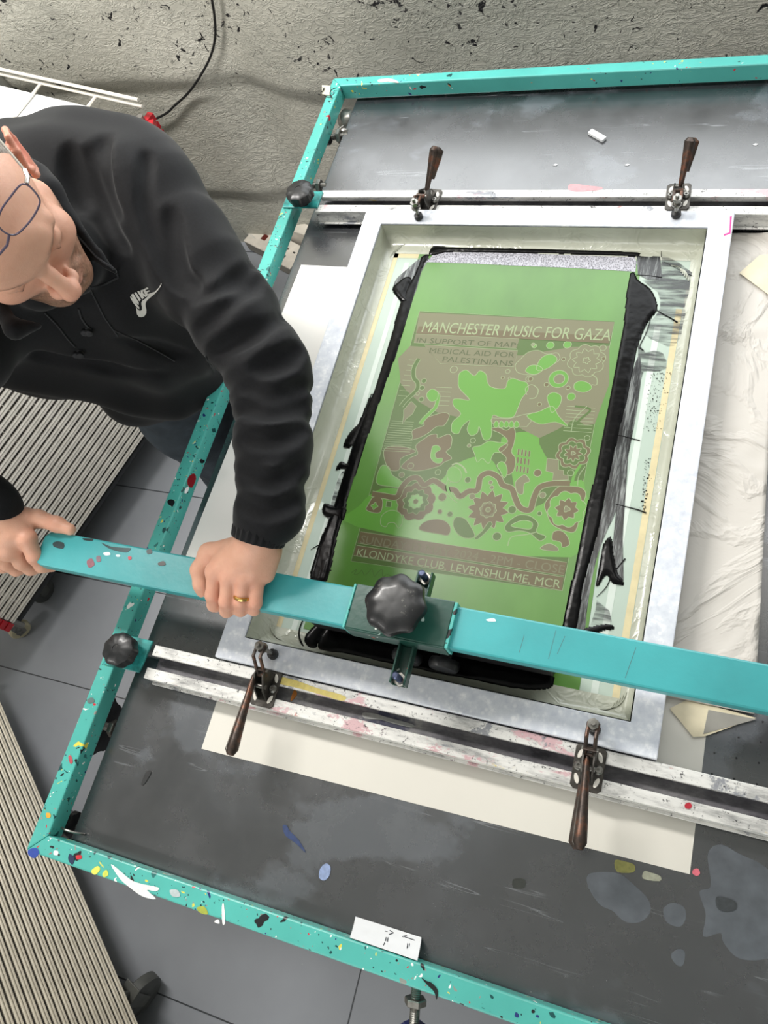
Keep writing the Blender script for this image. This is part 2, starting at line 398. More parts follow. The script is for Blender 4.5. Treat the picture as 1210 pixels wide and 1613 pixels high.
MB().box(-4,4,-3,1.7,1.9,2.0).build('ceiling',plain('white_ceiling','d8d8d4',.8),kind='structure')

# pipe on the wall
pp=[aty(-20,55,1.47),aty(0,90,1.47),aty(56,168,1.47)]
xx=-1.37
tag(MB().tube([(xx,min(wall_y(xx+q,z) for q in (-.015,0,.015))-.012,z) for z in [-.849+i*.05 for i in range(52)]],.013,12).build('conduit_pipe',plain('grey_pipe_paint','85867f',.5),smooth=True),'grey painted vertical conduit pipe on the rough wall, far left','pipe')
# black cable hanging down the wall
cp=[(326,-40),(328,0),(330,40),(329,80),(322,110),(308,135),(290,160),(268,180),(258,190),(240,200),(228,204)]
cpts=[]
for i,(a,b_) in enumerate(cp):
    w=aty(a,b_,1.44); cpts.append((w.x,wall_y(w.x,w.z)-.012 if i<len(cp)-2 else wall_y(w.x,w.z)-.012,w.z))
tag(MB().tube(smooth_poly(cpts,4,False),.0032,8).build('cable',black_pl,smooth=True),'thin black cable hanging down the flaking wall','cable')

# ---------------- printing table -------------
table=thing('printing_table','black-topped screen printing table with a scratched top','table',(.55,.42,FZ))
BL=[(-.150,-.300),(-.128,1.150),(1.45,1.150),(1.45,-.300)]
MB().prism(BL,-.022,0).build('table_top',bed_m,table,bevel=.0015)
MB().box(-.02,1.35,-.22,1.05,-.12,-.0225).build('frame',bed_side,table)
for (x,y) in ((.04,-.16),(1.28,-.16),(.04,.98),(1.28,.98)):
    MB().box(x-.03,x+.03,y-.03,y+.03,FZ+.001,-.1205).build('leg',bed_side,table,bevel=.003)
# vacuum holes near the right edge
hb=MB(); hb.m=0
for i in range(10):
    for j in range(9):
        x=.655+i*.024; y=-.02+j*.024-.15*0
        if x>.80: continue
        hb.lathe((x,y,0.0),(0,0,1),[(.0012,.00005),(.0012,.0002)],8)
hb.build('vacuum_holes',black_pl,table,kind='stuff')
# worn patches and stains in the laminate
def patch(name,pts,mat,z=.0,h=.0002,parent=None,sm=3,**k):
    b2=[tuple(at(p[0],p[1],z))[:2] for p in pts]
    b2=[tuple(v) for v in smooth_poly([Vector(q) for q in b2],sm)] if sm>1 else b2
    return MB().prism(b2,z+.00002,z+h).build(name,mat,parent,**k)
worn=plain('worn_grey_laminate','565b61',.5,var=.1,scale=40)
for pts in ([(925,1380),(940,1374),(975,1376),(1000,1395),(1020,1415),(1025,1435),(1010,1452),(985,1452),(965,1435),(945,1425),(928,1400)],
            [(1045,1432),(1060,1422),(1078,1430),(1080,1448),(1070,1460),(1050,1452)],
            [(1057,1505),(1068,1495),(1079,1500),(1076,1520),(1066,1520)],
            [(1115,1345),(1135,1330),(1165,1345),(1205,1365),(1230,1400),(1240,1490),(1210,1510),(1165,1510),(1140,1485),(1135,1470),(1108,1475),(1112,1440),(1102,1405),(1120,1395)]):
    patch('worn_patch',pts,worn,parent=table,sm=4)
def speck(name,label,pts,c,cat='paint blob',z=0,h=.0012,group=None,rough=.4):
    o=patch(name,pts,plain('c_'+c,c,rough,var=.1,scale=200),z,h); return tag(o,label,cat,group)
speck('paint_blob','dried navy paint streak on the black table top, with a white speck',[(446,1301),(452,1300),(457,1309),(470,1322),(482,1343),(466,1328),(450,1316)],'33436b')
speck('paint_blob','almond-shaped pale blue dried paint blob on the black table top',[(505,1368),(514,1360),(521,1366),(519,1380),(511,1387),(503,1382)],'8e9fc4')
speck('paint_blob','small pink dried paint blob by the corner of the cream paper',[(1092,1370),(1099,1368),(1103,1375),(1098,1380),(1091,1376)],'dc6f7e')
speck('tape_scrap','dull yellow tape scrap on the table along the cream paper edge',[(969,1355),(984,1357),(999,1362),(998,1374),(972,1373)],'7e7d45','tape')
speck('tape_scrap','small pale grey-green tape scrap right of the yellow tape scrap',[(1015,1372),(1024,1374),(1040,1380),(1039,1388),(1013,1384)],'9b9d8b','tape')
speck('tape_scrap','dark wedge-shaped mark of old tape at left of the table top',[(231,1216),(239,1216),(228,1235),(223,1235)],'2a2b2c','tape')
speck('tape_scrap','dark crinkled tape square on the table below the cream paper',[(809,1385),(826,1385),(826,1398),(809,1398)],'30332f','tape')
speck('tape_scrap','dark speckled glue patch in the worn grey area at right',[(1128,1414),(1140,1413),(1158,1420),(1159,1432),(1143,1436),(1130,1430)],'3b3f42','tape')
o=MB()
c=at(941,216,0); R=Matrix.Rotation(-.62,3,'Z'); o.box(-.017,.017,-.005,.005,.0002,.006,R,(c.x,c.y,0))
tag(o.build('eraser',white_plain,bevel=.0008),'small white eraser stick lying on the back of the table top','eraser')
for k,(px,py,l) in enumerate(((919,760-500,'tiny curved white paper sliver on the back of the table top'),(988,260,'tiny white crumb on the table between the two back clamps'),(1190,228,'small white paint flake at the far right of the table top'),(749,1440,None))):
    if l is None: continue
    p=at((875,988,1190)[k],(260,260,228)[k],0)
    tag(MB().prism([(p.x-.004,p.y-.001),(p.x,p.y+.002),(p.x+.004,p.y+.0005),(p.x+.001,p.y-.0025)],.0002,.001).build('paint_flake',white_plain),l,'flake')

# ---------------- teal master frame -------------
mf=thing('master_frame','teal painted steel tube frame spattered with ink around the table','frame',(-.18,.4,.004))
T0,T1=.006,.037
MB().prism([(-.171,1.141),(-.149,1.119),(-.1605,-.283),(-.186,-.309)],T0,T1).build('side_tube',teal_busy,mf,bevel=.0022)
MB().prism([(-.171,1.141),(1.55,1.137),(1.55,1.115),(-.149,1.119)],T0,T1).build('back_tube',teal,mf,bevel=.0022)
MB().prism([(-.186,-.309),(-.1605,-.283),(1.5,-.272),(1.5,-.299)],T0,T1).build('front_tube',teal_busy,mf,bevel=.0022)
# big, clearly shaped splashes of paint on the frame
def splash(px,c,z=T1,parent=mf,h=.0008,sm=3):
    return patch('paint_splash',px,plain('c_'+c,c,.35,var=.06,scale=200),z,h,parent,sm)
splash([(175,1362),(185,1368),(205,1385),(222,1392),(250,1398),(246,1404),(232,1402),(246,1416),(225,1412),(205,1398),(190,1385)],'e4e8e6')
splash([(46,1338),(58,1336),(62,1344),(54,1352),(45,1346)],'28459b')
splash([(120,1348),(128,1347),(129,1352),(122,1354)],'c22b35'); splash([(86,1340),(92,1341),(91,1347),(85,1346)],'f2f2ee')
splash([(144,1372),(154,1364),(158,1370),(150,1378)],'d9de5e'); splash([(162,1376),(168,1370),(171,1378),(164,1382)],'cfd75a')
splash([(310,1430),(322,1428),(328,1440),(316,1438)],'a3ad45'); splash([(268,1402),(280,1402),(284,1412),(272,1412)],'b3bfc0')
splash([(350,1428),(353,1424),(355,1452),(351,1455)],'f2f2ee'); splash([(338,1452),(344,1448),(346,1455)],'f2f2ee')
splash([(73,1281),(79,1281),(80,1287),(74,1288)],'dba23a'); splash([(110,1345),(118,1352),(114,1362),(108,1354)],'1b2e4d')
splash([(108,1192),(112,1190),(115,1200),(111,1203)],'b45058'); splash([(138,1102),(146,1099),(149,1106),(140,1108)],'5d6f6e')
splash([(664,1540),(672,1545),(680,1548),(690,1560),(688,1575),(684,1562),(674,1552)],'12181a')
splash([(297,752),(306,746),(309,754),(303,768),(296,764)],'7c1620'); splash([(293,769),(298,768),(295,776),(291,777)],'e8ecec')
splash([(508,136),(521,137),(520,152),(508,150)],'d9d4c0',h=.003,sm=1)
splash([(596,126),(612,124),(624,127),(628,131),(612,129),(598,130)],'d8cfc4')
# wire loop tied round the corner
wl=MB(); 
for k in range(2):
    pts=[]
    for i in range(13):
        q=2*math.pi*i/12; pts.append(at(505+i*1.9+3*math.sin(q*2+k),146-8*math.sin(q+k*1.5),T1+.003+.003*math.cos(q)))
    wl.tube(pts,.0008,6)
wl.build('wire_loop',black_pl,mf,smooth=True)
def bolt(parent,p,axis,L,r=.006,nut=.011,knob=0,name='adjusting_bolt'):
    m=MB(); p=Vector(p); a=Vector(axis).normalized()
    prof=[]; n=int(L/.0022)
    for i in range(n): prof+=[(r*.86,i*L/n),(r,(i+.5)*L/n)]
    m.lathe(p,a,prof+[(r*.7,L)],14)
    b2=m.build(name,steel,parent,smooth=False)
    if nut: 
        MB().lathe(p+a*L*.35,a,[(nut*.9,0),(nut,.001),(nut,.007),(nut*.9,.008)],6).build('nut',steel,b2)
    if knob: MB().lathe(p-a*.004,a,[(knob*.6,-.012),(knob,-.009),(knob,.0),(knob*.55,.004)],40,8,.06).build('knob',black_pl,b2,smooth=True)
    return b2
# bolts between the side tube and the table edge
bolt(mf,(-.172,-.128,-.012),(1,0,0),.036,.006,.013,.042)
bolt(mf,(-.158,-.268,-.016),(1,.0,0),.03,.005,.012,.018)
bolt(mf,(-.156,.905,-.002),(1,0,0),.03,.0055,.012,.013)
bolt(mf,(-.155,1.03,-.004),(1,.12,0),.035,.006,.014,.013)
bolt(mf,(-.146,1.055,-.01),(.6,-.5,.3),.03,.006,.011,0)
MB().lathe((-.148,1.092,-.028),(.75,-.1,.66),[(.02,0),(.024,.004),(.024,.016),(.012,.03)],20).build('hinge_collar',steel,mf,smooth=True)
MB().box(-.152,-.120,1.10,1.112,-.02,-.012).build('hinge_bracket',dark_steel,mf)
MB().prism([(-.16,1.0),(-.135,.985),(-.13,1.04),(-.15,1.05)],-.05,-.046).build('hinge_bracket',dark_steel,mf)
# curled spring wire at the front corner
pts=[Vector((-.148+.018*math.cos(q),-.276+.004,.0+.018*math.sin(q)+.002)) for q in [math.pi*i/10 for i in range(11)]]
MB().tube(pts,.0016,8).build('spring_wire',steel,mf,smooth=True)
# height screw under the front tube
p=at(648,1575,0.0)
bolt(mf,(p.x+.004,-.302,.012),(.12,-1,-.25),.05,.006,.013,0,'height_screw')
MB().lathe((p.x+.01,-.352,-.004),(.12,-1,-.25),[(.012,-.006),(.018,0),(.018,.02),(.012,.024)],30,7,.07).build('knob',plain('navy_knob','232a5c',.35),mf,smooth=True)

# ---------------- clamp rails -------------
def rail(y0,y1,label,ex,kn,end_pts,label_k):
    t=thing('clamp_rail',label,'rail',(.5,(y0+y1)/2,.008),group=None)
    x0,x1=-.104,1.45
    m=MB(); H0,H1=.009,.037; s0=y0+.0155; s1=y1-.0155
    # C-channel: two top flanges, two walls, a floor
    m.box(x0,x1,y0,s0,H1-.003,H1); m.box(x0,x1,s1,y1,H1-.003,H1)
    m.box(x0,x1,y0,y0+.003,H0,H1-.003); m.box(x0,x1,y1-.003,y1,H0,H1-.003)
    m.box(x0,x1,s0-.003,s0,H1-.010,H1-.003); m.box(x0,x1,s1,s1+.003,H1-.010,H1-.003)
    m.box(x0,x1,y0-.004,y0,H0,H0+.003)
    m.build('channel',rail_m,t,bevel=.0007)
    MB().box(x0,x1,y0+.003,y1-.003,H0,H0+.006).build('channel_floor',slot_m,t)
    pl=MB().prism(end_pts,.0372,.0412).build('end_plate',plain('worn_teal_plate','2f8f8b',.35,var=.25,scale=60),t,bevel=.0008)
    kx,ky=kn
    MB().lathe((kx,ky,.0412),(0,0,1),[(.009,0),(.009,.008),(.018,.010),(.0235,.014),(.0245,.022),(.0235,.031),(.018,.0345),(.006,.0348),(.006,.0342),(.0045,.0342)],56,9,.035).build('knob',black_knob,t,smooth=True)
    return t
rb=rail(.806,.855,'back aluminium channel rail stained with pink and grey ink','',(-.128,.822),[(-.170,.812),(-.170,.849),(-.100,.849),(-.100,.812)],'')
rf=rail(-.051,-.002,'front aluminium channel rail heavily spattered with ink','',(-.138,-.024),[(-.176,-.046),(-.176,.002),(-.108,.002),(-.112,-.046)],'')
splash([(1079,1267),(1086,1264),(1090,1269),(1087,1274),(1080,1273)],'b02838',parent=rf,z=.037)
splash([(440,1066),(470,1073),(500,1084),(530,1092),(545,1098),(538,1104),(505,1094),(470,1084),(438,1076)],'c9b868',parent=rf,z=.037,h=.0003)
splash([(462,1090),(466,1087),(468,1094),(462,1102),(458,1104)],'e08a2e',parent=rf,z=.015,h=.001)
splash([(572,1123),(590,1124),(610,1130),(650,1141),(648,1146),(620,1140),(600,1134),(575,1132)],'a4a6a4',parent=rf,z=.015,h=.001)
splash([(896,292),(905,290),(930,293),(948,295),(945,299),(915,302),(897,300)],'c98b90',parent=rb,z=.037,h=.0003)

# ---------------- toggle clamps -------------
def clamp(bx,by,sgn,yaw,lift,label,tipdx,m_h,handle_len=.10,closed=True):
    """bx,by centre of base plate; sgn=+1: arm reaches towards +y"""
    t=thing('toggle_clamp',label,'clamp',(bx,by,.0372),yaw,'toggle clamps holding the screen')
    W=Matrix.Translation((bx,by,.0372))@Matrix.Rotation(yaw,4,'Z')
    def tr(m): m.v=[tuple(W@Vector(v)) for v in m.v]; return m
    pl=[]
    pts=[(-.018,-.022),(-.014,-.026),(.014,-.026),(.018,-.022),(.018,.022),(.014,.026),(-.014,.026),(-.018,.022)]
    m=MB().prism(pts,0,.0025); bp=tr(m).build('base_plate',dark_steel,t,bevel=.0005)
    m=MB()
    for sx in (-1,1):
        for sy in (-1,1):
            q=.35*sx*sy; R=Matrix.Rotation(q,3,'Z'); m.prism([(R@Vector((x*.0026,y*.0062,0))).to_tuple()[:2] for x,y in ((math.cos(a*math.pi/6),math.sin(a*math.pi/6)) for a in range(12))],.0026,.0029,None,(sx*.0115,sy*.0145,0))
    tr(m).build('slot',wire_w if closed else steel,bp)
    m=MB()
    for sx in (-1,1): m.lathe((sx*.0115,0,.0025),(0,0,1),[(.0055,0),(.0055,.002),(.004,.004),(.0035,.0055),(.0018,.0055),(.0018,.003)],16)
    tr(m).build('screw',steel,bp)
    s=sgn
    # bracket cheeks
    m=MB()
    Rx=Matrix(((0,0,1),(1,0,0),(0,1,0)))
    for sx in (-1,1):
        m.prism([(s*-.018,0.0025),(s*.02,.0025),(s*.021,.030),(s*.010,.036),(s*-.008,.022)],-.0012,.0012,Rx,(sx*.0062,0,0))
    tr(m).build('bracket',dark_steel,t,bevel=.0004)
    # arm: U bar reaching over the screen frame, with spindle
    zt=.030+lift
    m=MB()
    for sx in (-1,1):
        m.tube([(sx*.0052,s*.012,.026),(sx*.0052,s*.030,zt+.004),(sx*.0052,s*.046,zt+.002)],.0024,8)
    m.tube([(-.0075,s*.012,.026),(.0075,s*.012,.026)],.003,10); m.tube([(-.0075,s*.018,.033),(.0075,s*.018,.033)],.0028,10)
    tr(m).build('arm',rust,t,smooth=True)
    m=MB(); m.lathe((0,s*.044,.0125),(0,0,1),[(.003,0),(.003,zt-.002)],12); m.lathe((0,s*.044,zt-.006),(0,0,1),[(.0075,0),(.0075,.003),(.0045,.0032),(.0045,.008)],12); m.lathe((0,s*.044,zt+.0025),(0,0,1),[(.0068,0),(.0068,.005),(.003,.0052),(.003,.011)],6)
    tr(m).build('spindle',steel,t,smooth=True)
    m=MB(); m.lathe((0,s*.044,.0082),(0,0,1),[(.006,0),(.0075,.002),(.007,.008),(.004,.010)],16); tr(m).build('rubber_foot',black_pl,t,smooth=True)
    # handle
    L=handle_len; hz=m_h
    m=MB(); h0=Vector((tipdx[0],-s*.0,.030)); d=Vector((tipdx[1],-s*math.cos(hz),math.sin(hz))); d.normalize()
    p=[h0+d*L*k for k in (-.10,.0,.25,.45,.6,.8,.92,1.0)]; rr=[.004,.0055,.0065,.0078,.0090,.0102,.0108,.0055]
    side=d.cross(Vector((0,0,1))).normalized(); upv=side.cross(d)
    vs=[];fs=[];seg=12
    for i,(c_,r_) in enumerate(zip(p,rr)):
        for k in range(seg):
            q=2*math.pi*k/seg; vs.append(c_+side*math.cos(q)*r_*.72+upv*math.sin(q)*r_*.8)
    for i in range(len(p)-1):
        for k in range(seg): fs.append((i*seg+k,i*seg+(k+1)%seg,(i+1)*seg+(k+1)%seg,(i+1)*seg+k))
    fs+=[tuple(range(seg))[::-1],tuple((len(p)-1)*seg+k for k in range(seg))]
    m.add(vs,fs)
    # folded lip along the handle
    m.add([c_+side*(.75*r_)+upv*(r_*.2)*q for c_,r_ in zip(p[2:],rr[2:]) for q in (-1,1)]+[c_+side*(1.15*r_)-upv*(r_*.6)+upv*(r_*.2)*q for c_,r_ in zip(p[2:],rr[2:]) for q in (-1,1)],
      [(2*i,2*i+2,12+2*i+2,12+2*i) for i in range(5)]+[(2*i+1,2*i+3,12+2*i+3,12+2*i+1) for i in range(5)])
    tr(m).build('handle',rust,t,smooth=True)
    m=MB(); m.tube([(-.0085,s*-.002,.020),(.0085,s*-.002,.020)],.0032,12); m.tube([(-.0095,s*.018,.032),(.0095,s*.018,.032)],.0022,10)
    tr(m).build('pivot_pin',steel,t,smooth=True)
    return t
cFL=clamp(.088,-.024,1,.0,.022,'rusty toggle clamp on the front rail, nearest the squeegee handle end',(-.008,.10),.15,.098)
cFR=clamp(.520,-.027,1,.0,.014,'rusty toggle clamp on the front rail, near the right corner of the screen',(-.001,.09),.16,.092)
cBL=clamp(.106,.829,-1,-.1,.008,'grey toggle clamp with a red-stained raised handle on the back rail, left one',(.004,.16),.85,.066)
cBR=clamp(.509,.838,-1,.05,.008,'dark toggle clamp with a raised handle on the back rail, right one',(.003,.12),.85,.062)

# ---------------- papers -------------
def sheet(name,pts,z,mat,label,cat='paper',bumpy=0,h=.0003,n=1):
    m=MB().prism(pts,z,z+h); o=m.build(name,mat); return tag(o,label,cat)
sheet('backing_paper',[(.002,-.122),(-.004,.60),(.640,.612),(.6445,-.110)],.0005,paper2_m,'cream backing paper sticking out below the front rail')
sheet('backing_paper',[(-.1165,.716),(-.134,.084),(.30,.082),(.32,.708)],.0012,paper_m,'white paper sheet at left, under the aluminium screen and beside the sleeve')
# crumpled sheet on the right
random.seed(3)
nx,ny=60,110; vs=[]
for j in range(ny+1):
    for i in range(nx+1):
        u_,v_=i/nx,j/ny; x=.34+u_*(.6925-.002*v_-.34)-.03*v_*u_; y=.082+v_*(.80-.082); 
        q=abs(noise.noise(Vector((x*9,y*6,1.7)))); q2=abs(noise.noise(Vector((x*17+3,y*13,4))))
        amp=max(0,min(1,(x-.585)/.02)); z=.0030+amp*(.0024*math.exp(-(q/.07)**2)+.0008*math.exp(-(q2/.08)**2)+.0015*noise.noise(Vector((x*5,y*5,9)))+.0015)
        vs.append((x,y,z))
m=MB().add(vs,[(j*(nx+1)+i,j*(nx+1)+i+1,(j+1)*(nx+1)+i+1,(j+1)*(nx+1)+i) for j in range(ny) for i in range(nx)])
o=m.build('crumpled_sheet',film_m,smooth=True); tag(o,'crumpled off-white plastic sheet on the table right of the screen','sheet')
sol=o.modifiers.new('s','SOLIDIFY'); sol.thickness=.0002
def tapep(px,z,label,mat=tape_m):
    return tag(patch('masking_tape',px,mat,z,.0003,None,1),label,'tape')
tapep([(1165,430),(1197,402),(1225,400),(1230,480),(1209,463)],.0075,'cream masking tape on the crumpled sheet at the right edge')
tapep([(1055,1116),(1085,1101),(1191,1131),(1110,1160),(1092,1161)],.0008+.0015,'beige masking tape strip at the lower corner of the crumpled sheet')
tapep([(1116,1118),(1192,1133),(1108,1156)],.0028,'translucent triangular tape corner on the black table top',plain('grey_tape','8d8b84',.4))
# folded card tucked behind the front tube, with hand-drawn arrows
cardp=[at(560,1444,.004),at(664,1477,.004),at(655,1528,.038),at(548,1493,.038)]
cp_=[Vector((p.x,p.y,.0)) for p in cardp]
card=MB(); A_,B_=Vector((.277,-.262,.0035)),Vector((.3625,-.262,.0035)); C_,D_=Vector((.3625,-.2715,.0035)),Vector((.277,-.2715,.0035))
C2,D2=Vector((.3625,-.279,.0405)),Vector((.277,-.279,.0405))
E1=Vector((.3625,-.262,.0035))
# card: rises from the table top to the inner edge of the front tube
c00,c01=at(560,1444,.0015),at(664,1477,.0015); c10,c11=Vector((at(549,1486,.036).x,-.2788,.0362)),Vector((at(656,1520,.036).x,-.2782,.0362))
vs=[]
for k in range(7):
    w_=k/6
    for a_,b_ in ((c00,c10),(c01,c11)): p=a_+(b_-a_)*w_; p.z-=.002*math.sin(w_*math.pi); vs.append(p)
card.add(vs,[(2*i,2*i+1,2*i+3,2*i+2) for i in range(6)])
co=card.build('note_card',white_plain); tag(co,'white note card with pencilled arrows tucked behind the front teal tube','card')
sol=co.modifiers.new('s','SOLIDIFY'); sol.thickness=.0004
pen=flat('pencil_grey','55585c',.7)
def card_pt(px,py):
    top=1444+(px-560)*33/104; py=top+(py-top)*.74
    # photo pixel to the card's surface
    best=None
    d=AX@np.array([(px-CX)/FPX,(py-CY)/FPX,1.0]); d=Vector(d); o_=Vector(CAM)
    for i in range(6):
        a0,a1,a2=vs[2*i],vs[2*i+1],vs[2*i+2]; nrm=(a1-a0).cross(a2-a0).normalized(); t=(a0-o_).dot(nrm)/d.dot(nrm); p=o_+d*t; 
        w=(p-a0).dot((a2-a0).normalized())/(a2-a0).length
        if -.05<=w<=1.05: return p+nrm*(.0014 if nrm.dot(o_-p)>0 else -.0014)
    return p+nrm*.0004
pm=MB()
for s_ in ([(606,1471),(619,1473)],[(614,1469),(620,1474),(613,1478)],[(653,1486),(636,1480)],[(641,1477),(634,1480),(638,1485)],[(608,1485),(607,1492)],[(611,1485),(610,1493)],[(642,1494),(641,1504)],[(645,1494),(644,1505)],[(606,1496),(603,1503),(607,1507)],[(640,1509),(638,1521)]):
    pm.tube([card_pt(*q) for q in s_],.00055,5)
pm.build('pencil_arrows',pen,co)

# ---------------- the screen -------------
scr=thing('printing_screen','aluminium-framed printing screen with a green stencil, clamped on the table','screen',(.296,.40,.004))
def Lsh(pts_o,pts_i,z0,z1,mat,name,par,bev=.0012):
    n=4; vs=[(*p,z) for z in (z0,z1) for p in pts_o]+[(*p,z) for z in (z0,z1) for p in pts_i]; fs=[]
    for i in range(4):
        j=(i+1)%4
        fs+= [(i,j,4+j,4+i),(8+j,8+i,12+i,12+j),(4+i,4+j,12+j,12+i),(j,i,8+i,8+j)]
    m=MB().add(vs,fs); return m.build(name,mat,par,bevel=bev)
FO=[(0,0),(.593,0),(.593,.805),(0,.805)]; 
FO2=[(.001,.001),(.592,.001),(.592,.804),(.001,.804)]
Lsh([(0,0),(.593,0),(.593,.8045),(0,.8045)],[(.0352,.0352),(.5585,.0352),(.5585,.7735),(.0352,.7735)],.0065,.045,alu,'frame',scr)
# weld seams and pen mark
MB().prism([tuple(at(x,y,.045))[:2] for x,y in ((1150,341),(1153,340),(1151,368),(1140,372),(1141,369),(1149,366))],.0450,.0453).build('pen_mark',flat('magenta_pen','c43a8c'),scr)
MZ=.0068
MB().box(.0353,.5584,.0353,.7734,MZ-.0008,MZ).build('mesh',mesh_m,scr)
# tape up the inner walls and over the mesh edge: a curved fillet strip along each side
def fillet(p0,p1,inw,w,mat,z1=.042,name='sealing_tape',n=40,seed=0):
    p0,p1,inw=Vector((*p0,0)),Vector((*p1,0)),Vector((*inw,0)); vs=[];K=9
    for i in range(n+1):
        u_=i/n; base=p0+(p1-p0)*u_
        for k in range(K):
            q=k/(K-1); # profile: down the wall then out over the mesh
            d_=w*(q**2.2)+.0012; z_=MZ+.0006+(z1-MZ)*((1-q)**3.2)
            wob=.0012*noise.noise(Vector((base.x*40+seed,base.y*40,q*4)))*math.sin(q*math.pi)
            vs.append(base+inw*(d_+wob)+Vector((0,0,z_+abs(wob))))
    m=MB().add(vs,[(i*K+k,i*K+k+1,(i+1)*K+k+1,(i+1)*K+k) for i in range(n) for k in range(K-1)])
    return m.build(name,mat,scr,smooth=True)
a0,a1,b0,b1=.0354,.5583,.0354,.7733
fillet((a0,b0),(a0,b1),(1,0),.022,ctape); fillet((a1,b1),(a1,b0),(-1,0),.016,ctape,seed=3)
fillet((a0,b1),(a1,b1),(0,-1),.030,ctape,seed=5); fillet((a1,b0),(a0,b0),(0,1),.030,ctape,seed=9)
zt=MZ+.0003
MB().box(a0+.019,a0+.031,b0+.02,b1-.03,zt-.0002,zt).build('tape_strip',tape_y,scr)
MB().box(a1-.027,a1-.018,b0+.02,b1-.12,zt-.0002,zt).build('tape_strip',tape_y,scr)
MB().box(a0+.02,a1-.14,b1-.040,b1-.027,zt-.0002,zt).build('tape_strip',tape_y,scr)
pale=plain('pale_tape','c3cdc5',.4,var=.02)
MB().box(a0+.047,a0+.055,b0+.012,b1-.05,zt-.0002,zt).build('tape_strip',pale,scr)
MB().box(a1-.053,a1-.044,b0+.012,b1-.15,zt-.0002,zt).build('tape_strip',pale,scr)
for (x,y,sx,sy) in ((.06,.06,1,1),(.535,.06,-1,1),(.53,.72,-1,-1),(.065,.75,1,-1)):
    pts=[];rr=.028
    m=MB()
    for k in range(5):
        c0=Vector((x-sx*.012,y-sy*.012,0)); 
        path=[c0+Vector((sx*(rr*1.0-k*.004)*(1-math.cos(q))-sx*.012*0+sx*k*.003,sy*(rr-k*.004)*(1-math.sin(q)),0))*1.0+Vector((0,0,MZ+.0016+.004*(1-abs(q-.78)/.78)*0)) for q in [i*math.pi/16 for i in range(9)]]
        m.tube(path,.0007,6)
    m.build('tape_wrinkle',ctape,scr,smooth=True)
# ---- stencil (exposed emulsion) and its artwork
SZ=MZ+.0006
st=MB().prism([tuple(at(*p,SZ))[:2] for p in ((661,399),(1012,404),(912,1092),(478,990),(517,857),(573,689))],MZ,SZ).build('stencil',green_m,scr)
O0=at(553,884,SZ); OX=(at(886,931,SZ)-O0); OY=(at(661,492,SZ)-O0)
exx=Vector((1,0,0)); eyy=Vector((0,1,0))
class ART:
    def __init__(s): s.m={}
    def mb(s,mat): return s.m.setdefault(mat.name,(MB(),mat))[0]
    def poly(s,px,mat,lv=1,sm=4,outline=True,ow=.0009,lm=None):
        P=[Vector(at(*p,SZ))[:2] for p in px]; P=[Vector(p) for p in P]; P=smooth_poly(P,sm) if sm>1 else P
        s.k=getattr(s,'k',0)+1; z=SZ+.00004*lv+.0000015*(s.k%24)
        v_,f_=fill2d(P); s.mb(mat).add([(q[0],q[1],z) for q in v_],f_)
        if outline: ribbon(s.mb(lm or line_m),P,ow,z+.00002,0,True)
    def line(s,px,w=.0009,mat=None,lv=3,sm=4,closed=False):
        P=[Vector(Vector(at(*p,SZ))[:2]) for p in px]; P=smooth_poly(P,sm,closed) if sm>1 else P
        ribbon(s.mb(mat or line_m),P,w,SZ+.00004*lv,0,closed)
    def band(s,px,w,mat,lv=2,sm=5):
        s.line(px,w+.0018,line_m,lv,sm); s.line(px,w,mat,lv+1,sm)
    def flower(s,cx_,cy_,r,n,amp,mat,lv,ph=0,out=True,sharp=False,sq=.88):
        c_=at(cx_,cy_,SZ); N=max(24,n*8); P=[]; s.k=getattr(s,'k',0)+1
        for i in range(N):
            q=2*math.pi*i/N; a=abs(math.sin(n*q/2+ph)) if not sharp else abs(((n*q/(2*math.pi)+ph)%1)*2-1)
            rr=r*(1-amp+amp*a); P.append(Vector((c_.x+rr*math.cos(q),c_.y+rr*math.sin(q)/sq*.92)))
        from mathutils.geometry import tessellate_polygon
        z=SZ+.00004*lv+.0000015*(s.k%24); tri=[Vector((p.x,p.y,z)) for p in P]
        s.mb(mat).add(tri+[Vector((c_.x,c_.y,z))],[(i,(i+1)%N,N) for i in range(N)])
        if out: ribbon(s.mb(line_m),P,.0009,z+.00002,0,True)
    def dot(s,x,y,r,mat,lv=3,out=True): s.flower(x,y,r,1,0,mat,lv,out=out)
    def text(s,px,py,px2,py2,body,h,mat,lv=4,bold=.0,shear=0,space=1.0):
        a=at(px,py,SZ); b_=at(px2,py2,SZ); d=(b_-a); L=d.length; d.normalize(); n=Vector((-d.y,d.x,0))
        text_mesh(s.mb(mat),body,a,d,n,h,.00004*lv,bold,L,space,shear)
    def done(s):
        for k,(m,mat) in s.m.items(): m.build('printed_artwork',mat,scr)
A=ART()
exec_art=True
# --- art ground
A.poly([(661,490),(968,507),(886,931),(553,884)],art2_m,1,1,True,.0007)
# brighter emulsion ground in the lower half
A.poly([(568,795),(600,770),(640,770),(690,760),(720,730),(770,720),(800,770),(840,800),(900,760),(922,770),(900,878),(563,830)],green2_m,2,4,False)
A.poly([(790,690),(850,680),(850,700),(880,760),(845,765),(835,800),(815,790),(805,740)],green2_m,2,4,False)
# upper brown-grey ground
A.poly([(646,545),(820,560),(960,545),(937,668),(905,660),(850,690),(800,660),(780,665),(690,650),(640,615),(630,590)],art3_m,2,2,False)
